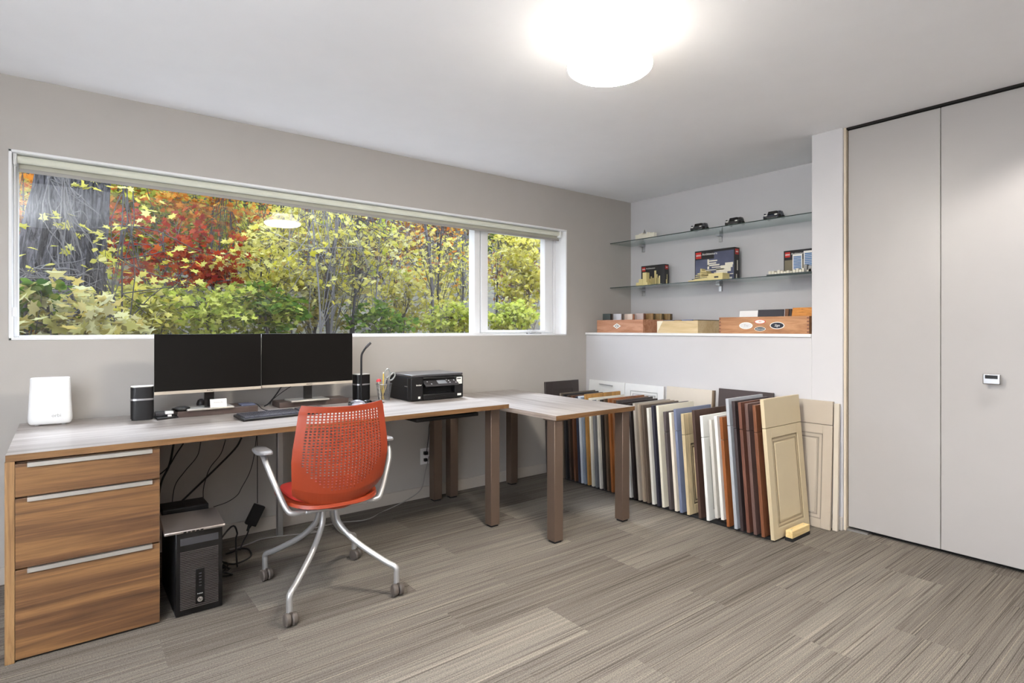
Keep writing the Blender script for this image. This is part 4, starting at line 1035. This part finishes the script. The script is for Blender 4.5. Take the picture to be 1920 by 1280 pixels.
def oval(y, z, ry, rz, m, rim, s, tm_):
    o = obj('oval_label', MB().prism([(y + ry * math.cos(a), z + rz * math.sin(a)) for a in [2 * math.pi * k / 32 for k in range(32)]], 3.7638, 3.765, 'x'), rim, C1, world=True)
    obj('label_field', MB().prism([(y + ry * .88 * math.cos(a), z + rz * .82 * math.sin(a)) for a in [2 * math.pi * k / 32 for k in range(32)]], 3.7630, 3.7639, 'x'), m, o, world=True)
    text('lettering', s, rz * .95, (3.7625, y, z), LEFTW, tm_, o, shear=.3)
oval(2.148, 1.243, .050, .024, mat('label_silver', (214, 214, 214), .35), M['lwhite'], 'Tru', M['greym'])
oval(2.045, 1.270, .040, .015, M['lwhite'], M['lred'], 'AD', M['lred'])
oval(2.045, 1.220, .040, .015, mat('label_teal', (40, 60, 68), .35), M['lwhite'], 'Amerock', M['lwhite'])
oval(1.925, 1.243, .050, .024, mat('label_navy', (36, 38, 50), .35), M['lwhite'], 'Sign', M['lwhite'])
for (nm, lb, y0, y1, x, z1, c, wdy) in (('w', 'white square finish board standing at the left of the walnut box', 2.262, 2.120, 3.86, 1.352, (238, 236, 234), False), ('b', 'black finish board standing in the middle of the walnut box', 2.112, 1.930, 3.84, 1.356, (46, 44, 50), False),
        ('o', 'narrow brown wood strip beside the black board in the walnut box', 1.925, 1.900, 3.85, 1.358, (110, 74, 48), True), ('k', 'dark strip between brown wood boards in the walnut box', 1.896, 1.880, 3.85, 1.358, (58, 44, 38), True)):
    t = thing('finish_board', lb, 'finish board', (x, (y0 + y1) / 2, LZ + .008), rot=(0, R(8), 0))
    obj('board', MB().box(0, .012, -(y0 - y1) / 2, (y0 - y1) / 2, 0, z1 - LZ - .008), smat(c, wdy), t, bevel=.001)
t = thing('finish_board', 'striped orange-brown zebra wood board at the right end of the walnut box', 'finish board', (3.83, 1.80, LZ + .0135), rot=(0, R(16), 0))
obj('board', MB().box(0, .014, -.068, .075, 0, .168), wood('zebra_wood', (96, 52, 18), (196, 128, 58), (212, 146, 74), (9, 2.2, 26), dist=2.5, streak=.3), t, bevel=.001)
#OUTSIDE
# ------------------------------------------------------------------ the wooded slope outside the window
rng = np.random.default_rng(11)
def hill(x, y):
    s = np.clip((y - 5.5), 0, None)
    return .15 + .30 * s + .35 * np.sin(x * .35 + y * .21) * np.clip(s / 6, 0, 1) + .15 * np.sin(x * 1.3 + 2) * np.sin(y * .9) * np.clip(s / 4, 0, 1)
def ground():
    nx, ny = 90, 90; xs = np.linspace(-30, 60, nx); ys = 4.05 + (np.linspace(0, 1, ny) ** 1.6) * 46
    b = MB()
    for y in ys:
        for x in xs: b.v.append((float(x), float(y), float(hill(x, y))))
    for j in range(ny - 1):
        for i in range(nx - 1): b.f.append((j * nx + i, j * nx + i + 1, (j + 1) * nx + i + 1, (j + 1) * nx + i)); b.m.append(0)
    m, t, p = nodes('leaf_litter'); v = coords(t)
    c = ramp(t, noise(t, v, 5.5, 6, .75), [(.3, lin((24, 24, 26))), (.42, lin((48, 46, 46))), (.5, lin((90, 80, 58))), (.58, lin((54, 62, 50))), (.68, lin((120, 108, 68)))])
    t.links.new(c, p.inputs['Base Color']); p.inputs['Roughness'].default_value = .9
    o = obj('hillside', b, m, smooth=True); o['kind'] = 'structure'; o.name = 'ground'
ground()
def leafmat(name, pal, trans=.45):
    m = bpy.data.materials.new(name); m.use_nodes = True; t = m.node_tree; t.nodes.clear()
    out = t.nodes.new('ShaderNodeOutputMaterial'); g = t.nodes.new('ShaderNodeNewGeometry')
    cols = [(i / max(1, len(pal) - 1), tuple(x * .46 for x in lin(c))) for i, c in enumerate(pal)]
    c = ramp(t, g.outputs['Random Per Island'], cols)
    d = t.nodes.new('ShaderNodeBsdfDiffuse'); tr = t.nodes.new('ShaderNodeBsdfTranslucent'); mx = t.nodes.new('ShaderNodeMixShader')
    mx.inputs[0].default_value = trans
    t.links.new(c, d.inputs[0]); t.links.new(c, tr.inputs[0]); t.links.new(d.outputs[0], mx.inputs[1]); t.links.new(tr.outputs[0], mx.inputs[2]); t.links.new(mx.outputs[0], out.inputs[0])
    return m
PAL = {
 'yellow': [(232, 214, 88), (244, 232, 130), (214, 204, 70), (250, 240, 160), (196, 190, 60)],
 'lime': [(206, 212, 84), (226, 228, 110), (174, 190, 66), (236, 232, 130), (140, 168, 60)],
 'green': [(96, 136, 52), (130, 160, 60), (72, 112, 50), (168, 184, 74), (110, 130, 84)],
 'red': [(160, 46, 34), (190, 72, 40), (124, 34, 36), (204, 104, 52), (160, 66, 62)],
 'orange': [(226, 130, 48), (238, 160, 70), (204, 96, 40), (232, 188, 90), (190, 110, 50)],
 'pale': [(232, 224, 150), (240, 234, 180), (214, 206, 120), (222, 196, 110), (200, 196, 150)],
 'russet': [(160, 104, 64), (196, 140, 80), (126, 84, 66), (214, 176, 96), (150, 120, 110)],
}
LM = {k: leafmat('leaves_' + k, v) for k, v in PAL.items()}
m, t, p_ = nodes('bark_grey'); v = coords(t, (13, 13, 2.0))
n_ = noise(t, v, 2.2, 6, .7, 1.4)
t.links.new(ramp(t, n_, [(.38, lin((14, 12, 13))), (.47, lin((48, 45, 46))), (.58, lin((88, 84, 86))), (.72, lin((56, 53, 55)))]), p_.inputs['Base Color']); p_.inputs['Roughness'].default_value = .95
bump(t, p_, n_, 1.0, .05); BARK = m
TW = mat('twig_grey', (62, 57, 58), .8, var=.15); TWD = mat('twig_dark', (34, 28, 28), .8, var=.15); TWL = mat('twig_light', (92, 88, 86), .8, var=.1)

OV = np.array([(0, 0, 0), (.30, .28, .05), (.34, .55, .07), (0, 1.0, 0), (-.34, .55, .07), (-.30, .28, .05)], float)       # folded oval leaf
OVF = [(0, 1, 2, 3), (0, 3, 4, 5)]
MP = np.array([(0, 0, 0), (.16, .22, .0), (.52, .16, .04), (.36, .42, .03), (.58, .70, .06), (.24, .66, .02), (0, 1.05, 0), (-.24, .66, .02), (-.58, .70, .06), (-.36, .42, .03), (-.52, .16, .04), (-.16, .22, .0)], float)
MPF = [(0, 1, 2, 3, 4, 5, 6), (0, 6, 7, 8, 9, 10, 11)]
def foliage(name, pts, size, m, parent, kind='oval', flat=.6, spread=.25):
    T_, FF = (OV, OVF) if kind == 'oval' else (MP, MPF); size = size * (.90 if parent.get('category') == 'bush' else .70)
    n = len(pts); k = len(T_)
    a = rng.uniform(0, 2 * np.pi, n); nrm = rng.normal(size=(n, 3)); nrm[:, 2] += flat * 3; nrm /= np.linalg.norm(nrm, axis=1)[:, None]
    # leaves hang and face out of the crown towards the light
    d = np.stack([np.cos(a), np.sin(a), rng.normal(-.35, .3, n)], 1)
    d -= nrm * (d * nrm).sum(1)[:, None]; d /= np.linalg.norm(d, axis=1)[:, None] + 1e-9
    s = np.cross(d, nrm)
    L = size * rng.uniform(1 - spread, 1 + spread, n)
    V = pts[:, None, :] + (T_[None, :, 0, None] * s[:, None, :] + T_[None, :, 1, None] * d[:, None, :] + T_[None, :, 2, None] * nrm[:, None, :]) * L[:, None, None]
    V = V.reshape(-1, 3).astype(np.float32)
    loops = []; st = []; tot = []; c = 0
    base = np.concatenate([np.array(f) for f in FF]); lens = [len(f) for f in FF]
    idx = (base[None, :] + (np.arange(n) * k)[:, None]).ravel().astype(np.int32)
    tot = np.tile(np.array(lens, np.int32), n); st = np.concatenate([[0], np.cumsum(tot)[:-1]]).astype(np.int32)
    me = bpy.data.meshes.new(name); me.vertices.add(len(V)); me.vertices.foreach_set('co', V.ravel())
    me.loops.add(len(idx)); me.loops.foreach_set('vertex_index', idx); me.polygons.add(len(tot)); me.polygons.foreach_set('loop_start', st)
    try: me.polygons.foreach_set('loop_total', tot)
    except Exception: pass
    me.update(calc_edges=True); me.validate(); me.materials.append(m)
    o = bpy.data.objects.new(name, me); COL.objects.link(o); o.parent = parent; o['kind'] = 'stuff'
    return o
def plant(name, label, cat, base, c, rad, nleaf, size, pal, kind='oval', nb=22, twig=TW, tr=.02, group=None, flat=.6, lean=(0, 0), cluster=9, sp=.22, stem_top=None, tw=.006):
    base = Vector(base); c = Vector(c)
    root = bpy.data.objects.new(name, None); COL.objects.link(root); root.location = base; tag(root, label, cat, group)
    cl = c - base; cl = np.array(cl[:])
    nleaf = int(nleaf * (1.3 if cat == 'bush' else 1.85)); nc = max(3, nleaf // cluster)
    q = rng.normal(size=(nc, 3)); q /= np.linalg.norm(q, axis=1)[:, None]; q *= (rng.uniform(0, 1, nc) ** .4)[:, None]
    cen = cl + q * np.array(rad)
    P = cen[rng.integers(0, nc, nleaf)] + rng.normal(size=(nleaf, 3)) * np.array([sp, sp, sp * .35]) * (sum(rad) / 3)
    zz = hill(P[:, 0] + base.x, P[:, 1] + base.y) - base.z + .02
    P[:, 2] = np.maximum(P[:, 2], zz)
    foliage('foliage', P, size, LM[pal], root, kind, flat)
    b = MB(); top = Vector(stem_top) - base if stem_top else Vector(cl) + Vector((0, 0, rad[2] * .5))
    P0 = [Vector((0, 0, -.1)), Vector((top.x * .25 + rng.normal() * .05, top.y * .25, top.z * .33)), Vector((top.x * .6, top.y * .6 + rng.normal() * .05, top.z * .66)), top]
    P0 = smooth_path(P0, 3); b.tube(P0, tr, 7, r2=tr * .35)
    obj('trunk', b, twig if tr < .12 else BARK, root, smooth=True)
    b = MB()
    for k in range(nb):
        e = Vector(cen[rng.integers(0, nc)]); i = rng.integers(1, len(P0)); s0 = P0[i]
        mid = (s0 + e) / 2 + Vector((rng.normal() * .06, rng.normal() * .06, .10 * (e - s0).length * rng.uniform(-.3, 1)))
        e2 = e + (e - mid) * .25 + Vector((rng.normal(), rng.normal(), rng.normal())) * .06
        b.tube(smooth_path([s0, mid, e, e2], 2), tw, 4, r2=tw * .3, cap=False)
    if nb: obj('branches', b, twig, root)['kind'] = 'stuff'
    return root
def G(u, Y): # point on the ground below pixel column u
    p = at(u, 600, Y); return Vector((p.x, Y, float(hill(p.x, Y))))
def rpx(Y, px): return px * (Y * 1.15) / F

# big leaning oak trunk
tk = bpy.data.objects.new('oak_tree', None); COL.objects.link(tk); g0 = at(95, 640, 6.6); g0.z = float(hill(g0.x, 6.6)) - .1; tk.location = g0
tag(tk, 'massive grey tree trunk with deeply furrowed bark, leaning right, at the left of the window', 'tree')
b = MB(); prof = [(at(92, 760, 6.6), .42), (at(98, 640, 6.6), .375), (at(104, 570, 6.6), .352), (at(113, 500, 6.6), .318), (at(123, 430, 6.6), .290), (at(133, 360, 6.6), .270), (at(138, 310, 6.6), .262), (at(150, 150, 6.6), .25), (at(160, -300, 6.7), .22)]
PP = smooth_path([p for p, r in prof], 8); RR = np.interp(np.linspace(0, 1, len(PP)), np.linspace(0, 1, len(prof)), [r for p, r in prof])
n = 160; rngb = np.random.default_rng(4); furrow = rngb.uniform(-1, 1, n)
for i, (p, r) in enumerate(zip(PP, RR)):
    for k in range(n):
        a = 2 * math.pi * k / n; f = 1 + .040 * math.sin(a * 23 + .8 * math.sin(i * .35)) + .022 * math.sin(a * 41 - i * .3) + .02 * furrow[k] + .05 * math.cos(a * 3 + 1)
        b.v.append((p.x + r * f * math.cos(a), p.y + r * f * math.sin(a), p.z))
for i in range(len(PP) - 1):
    for k in range(n): b.f.append((i * n + k, i * n + (k + 1) % n, (i + 1) * n + (k + 1) % n, (i + 1) * n + k)); b.m.append(0)
obj('trunk', b, BARK, tk, smooth=True, world=True)
b = MB()
for k in range(46):
    s = at(rng.uniform(30, 75), rng.uniform(500, 570), 5.6) if k % 2 else at(rng.uniform(90, 130), rng.uniform(300, 340), 5.7)
    d = (at(rng.uniform(120, 195), rng.uniform(480, 600), 5.7) if k % 2 else at(rng.uniform(120, 190), rng.uniform(380, 560), 5.8)) - s
    P = [s, s + d * .35 + Vector((rng.normal() * .05, 0, rng.normal() * .06)), s + d * .7 + Vector((rng.normal() * .06, 0, rng.normal() * .06)), s + d]
    b.tube(smooth_path(P, 3), .0042, 4, r2=.0015, cap=False)
v_ = bpy.data.objects.new('vine', None); COL.objects.link(v_); v_.location = at(60, 620, 5.6); tag(v_, 'bare tangled pale twigs hanging in front of the big trunk', 'vine')
obj('twigs', b, TWL, v_, world=True)['kind'] = 'stuff'
vp = np.array([tuple(at(rng.uniform(45, 200), rng.uniform(440, 600), 5.62) - v_.location) for _ in range(22)])
foliage('foliage', vp, .10, LM['yellow'], v_, 'oval')

near = [ # label, kind, u, v, Y, (rad px x, z), leaves, size, palette, leaf kind, name
 ('yellow-leaved bush at the lower left corner of the window in front of the big trunk', 90, 618, 5.0, 105, 62, 620, .105, 'pale', 'maple', 'bush'),
 ('low green-leaved vine bush at the far lower left of the window', 48, 600, 4.9, 50, 55, 150, .085, 'green', 'oval', 'bush'),
 ('small orange-leaved bush low beside the big trunk', 62, 622, 5.3, 40, 26, 110, .09, 'orange', 'maple', 'bush'),
 ('red maple spreading layered branches right of the big trunk', 305, 470, 7.4, 118, 62, 440, .105, 'red', 'maple', 'maple_tree'),
 ('second red maple spray hanging low left of window centre', 405, 505, 7.8, 46, 30, 200, .10, 'red', 'maple', 'maple_tree'),
 ('orange-leaved tree high at the upper left of the window', 400, 385, 9.5, 90, 40, 420, .11, 'orange', 'maple', 'tree'),
 ('orange and red foliage at the far left beyond the big trunk', 30, 440, 9.0, 36, 110, 420, .12, 'orange', 'maple', 'tree'),
 ('lime-yellow shrub glowing below the red maple', 380, 585, 7.0, 120, 42, 1100, .095, 'lime', 'maple', 'shrub'),
 ('lime tree high right of the big trunk', 270, 385, 10.5, 85, 62, 1200, .12, 'lime', 'oval', 'tree'),
 ('yellow shrub right of the big trunk near the sill', 235, 590, 6.6, 70, 45, 600, .10, 'yellow', 'oval', 'shrub'),
 ('dark green bush above the gap between the monitors', 500, 585, 6.8, 62, 45, 420, .10, 'green', 'oval', 'bush'),
 ('yellow-leaved sapling over the left monitor', 490, 520, 7.2, 60, 75, 330, .105, 'yellow', 'maple', 'sapling'),
 ('pale yellow shrub over the right monitor', 590, 565, 7.6, 75, 55, 600, .10, 'pale', 'maple', 'shrub'),
 ('yellow shrub between the thick saplings and the casement', 770, 560, 8.0, 85, 62, 800, .10, 'yellow', 'maple', 'shrub'),
 ('green and lime bush low behind the pen cup', 715, 600, 6.8, 60, 32, 480, .085, 'green', 'oval', 'bush'),
 ('lime shrub low beside the window mullion', 850, 600, 6.8, 55, 40, 480, .09, 'lime', 'maple', 'shrub'),
 ('bright yellow tree seen through the casement pane', 985, 520, 7.4, 62, 95, 900, .105, 'yellow', 'maple', 'tree'),
 ('lime shrub low in the casement pane', 955, 595, 6.2, 55, 36, 480, .09, 'lime', 'maple', 'shrub'),
 ('yellow foliage hanging at the top of the casement pane', 970, 450, 8.2, 60, 26, 420, .105, 'yellow', 'maple', 'tree'),
 ('sparse yellow tree at the top centre of the window', 620, 430, 8.5, 95, 40, 420, .11, 'yellow', 'maple', 'tree'),
]
for (lb, u, v, Y, rp_, rz_, nl, sz, pal, kd, nm) in near:
    c = at(u, v, Y); bs = G(u + rng.uniform(-15, 15), Y)
    rr = rpx(Y, rp_)
    plant(nm, lb, nm.replace('_', ' '), bs, c, (rr, min(.9, rr * .8), rpx(Y, rz_)), nl, sz, pal, kd, nb=26 if nm != 'bush' else 10, tr=.022, cluster=10, sp=.16 if rp_ > 60 else .22, flat=.55)
# slender saplings with their trunks in clear view
sap = [ # u at sill, u higher, Y, radius, twig, leaves, palette
 (614, 640, 7.0, .020, TWL, 'pale'), (622, 652, 7.3, .034, TW, 'yellow'), (600, 583, 6.6, .014, TWL, 'yellow'), (578, 590, 8.0, .018, TW, 'pale'),
 (648, 690, 6.8, .022, TWD, 'yellow'), (662, 720, 7.4, .016, TW, 'lime'), (700, 722, 7.0, .013, TWL, 'pale'), (738, 730, 8.2, .016, TW, 'yellow'),
 (808, 786, 7.2, .030, TW, 'yellow'), (822, 838, 7.6, .018, TWD, 'orange'), (868, 872, 8.6, .020, TW, 'pale'), (548, 520, 8.8, .020, TWD, 'yellow'), (930, 948, 8.0, .016, TWD, 'yellow'), (222, 235, 6.0, .010, TWD, 'yellow'), (440, 428, 9.2, .016, TWD, 'orange'),
]
wd_ = ['pale slim', 'thickest smooth grey', 'thin pale upright', 'thin grey', 'dark curving', 'slender leaning', 'very thin pale', 'thin straight', 'forked grey', 'dark slim', 'far grey', 'dark thin', 'dark slim', 'thin dark', 'dark wispy']
pl_ = ['left of the thickest sapling, above the right monitor', 'rising through the middle of the window', 'above the gap right of the monitor join', 'left of window centre', 'just right of the thickest sapling', 'second to the right of the thickest sapling', 'above the pen cup', 'above the printer corner', 'left of the window mullion', 'beside the forked sapling near the mullion', 'nearest the window mullion', 'above the join of the two monitors', 'inside the casement pane', 'just right of the big trunk', 'right of the red maple']
for i, (u0, u1, Y, r, tw_, pal) in enumerate(sap):
    bs = G(u0, Y); tp = at(u1, 330, Y); tp.z += .5
    c = at((u0 + u1) / 2 + 5, 470, Y)
    plant('sapling', '%s sapling trunk %s' % (wd_[i], pl_[i]), 'sapling', bs, c, (.75, .5, .75), 90, .10, pal, 'maple', nb=30, twig=tw_, tr=r, cluster=5, sp=.14, stem_top=tp, tw=.0055)
# denser woodland layers up the slope
kinds = {'lime': 'lime-green', 'yellow': 'yellow', 'pale': 'pale cream', 'green': 'dark green', 'russet': 'russet-brown', 'orange': 'orange'}
def kindfor(u):
    if u < 250: return ['lime', 'orange', 'yellow', 'orange', 'lime'][rng.integers(0, 5)]
    if u < 480: return ['lime', 'lime', 'orange', 'yellow', 'lime'][rng.integers(0, 5)]
    if u < 620: return ['russet', 'green', 'yellow', 'russet', 'pale'][rng.integers(0, 5)]
    if u < 760: return ['yellow', 'russet', 'pale', 'pale', 'russet'][rng.integers(0, 5)]
    return ['yellow', 'russet', 'pale', 'yellow', 'green'][rng.integers(0, 5)]
k = 0; ORD = ['leftmost'] + [w_ + ' from the left' for w_ in ('second', 'third', 'fourth', 'fifth', 'sixth', 'seventh', 'eighth', 'ninth', 'tenth', 'eleventh', 'twelfth', 'thirteenth', 'fourteenth', 'fifteenth')]
ROW = ['nearest row', 'second row', 'third row', 'fourth row', 'highest row']
for row, (Y, du, r, nl, sz) in enumerate([(10.5, 118, .95, 520, .13), (13.5, 105, 1.15, 620, .15), (17.5, 92, 1.45, 700, .19), (23, 84, 1.9, 800, .24), (30, 78, 2.6, 900, .32)]):
    for q_, u in enumerate(np.arange(15 + (row % 2) * 30, 1060, du)):
        x = at(u, 600, Y).x
        zmax = HC + (CY - 330) * (x * fx + Y * fy) / F
        g = float(hill(x, Y)); z = rng.uniform(g + r * .5, max(g + r * .8, min(zmax, g + r * 1.9)))
        pal = kindfor(u)
        plant('tree', '%s tree, %s in the %s of trees up the slope' % (kinds[pal], ORD[q_], ROW[row]), 'tree', (x, Y, g), (x + rng.normal() * .2, Y, z), (r, r * .8, r * .75), nl, sz, pal, 'oval' if row > 0 else 'maple', nb=30 if row == 0 else 54, twig=[TW, TWD, TWL][k % 3], tr=.03 + .012 * row, cluster=8, sp=.2, group='trees in the %s up the slope' % ROW[row], stem_top=(x + rng.normal() * .5, Y, g + r * 3.2), tw=.008 + .004 * row)
        k += 1
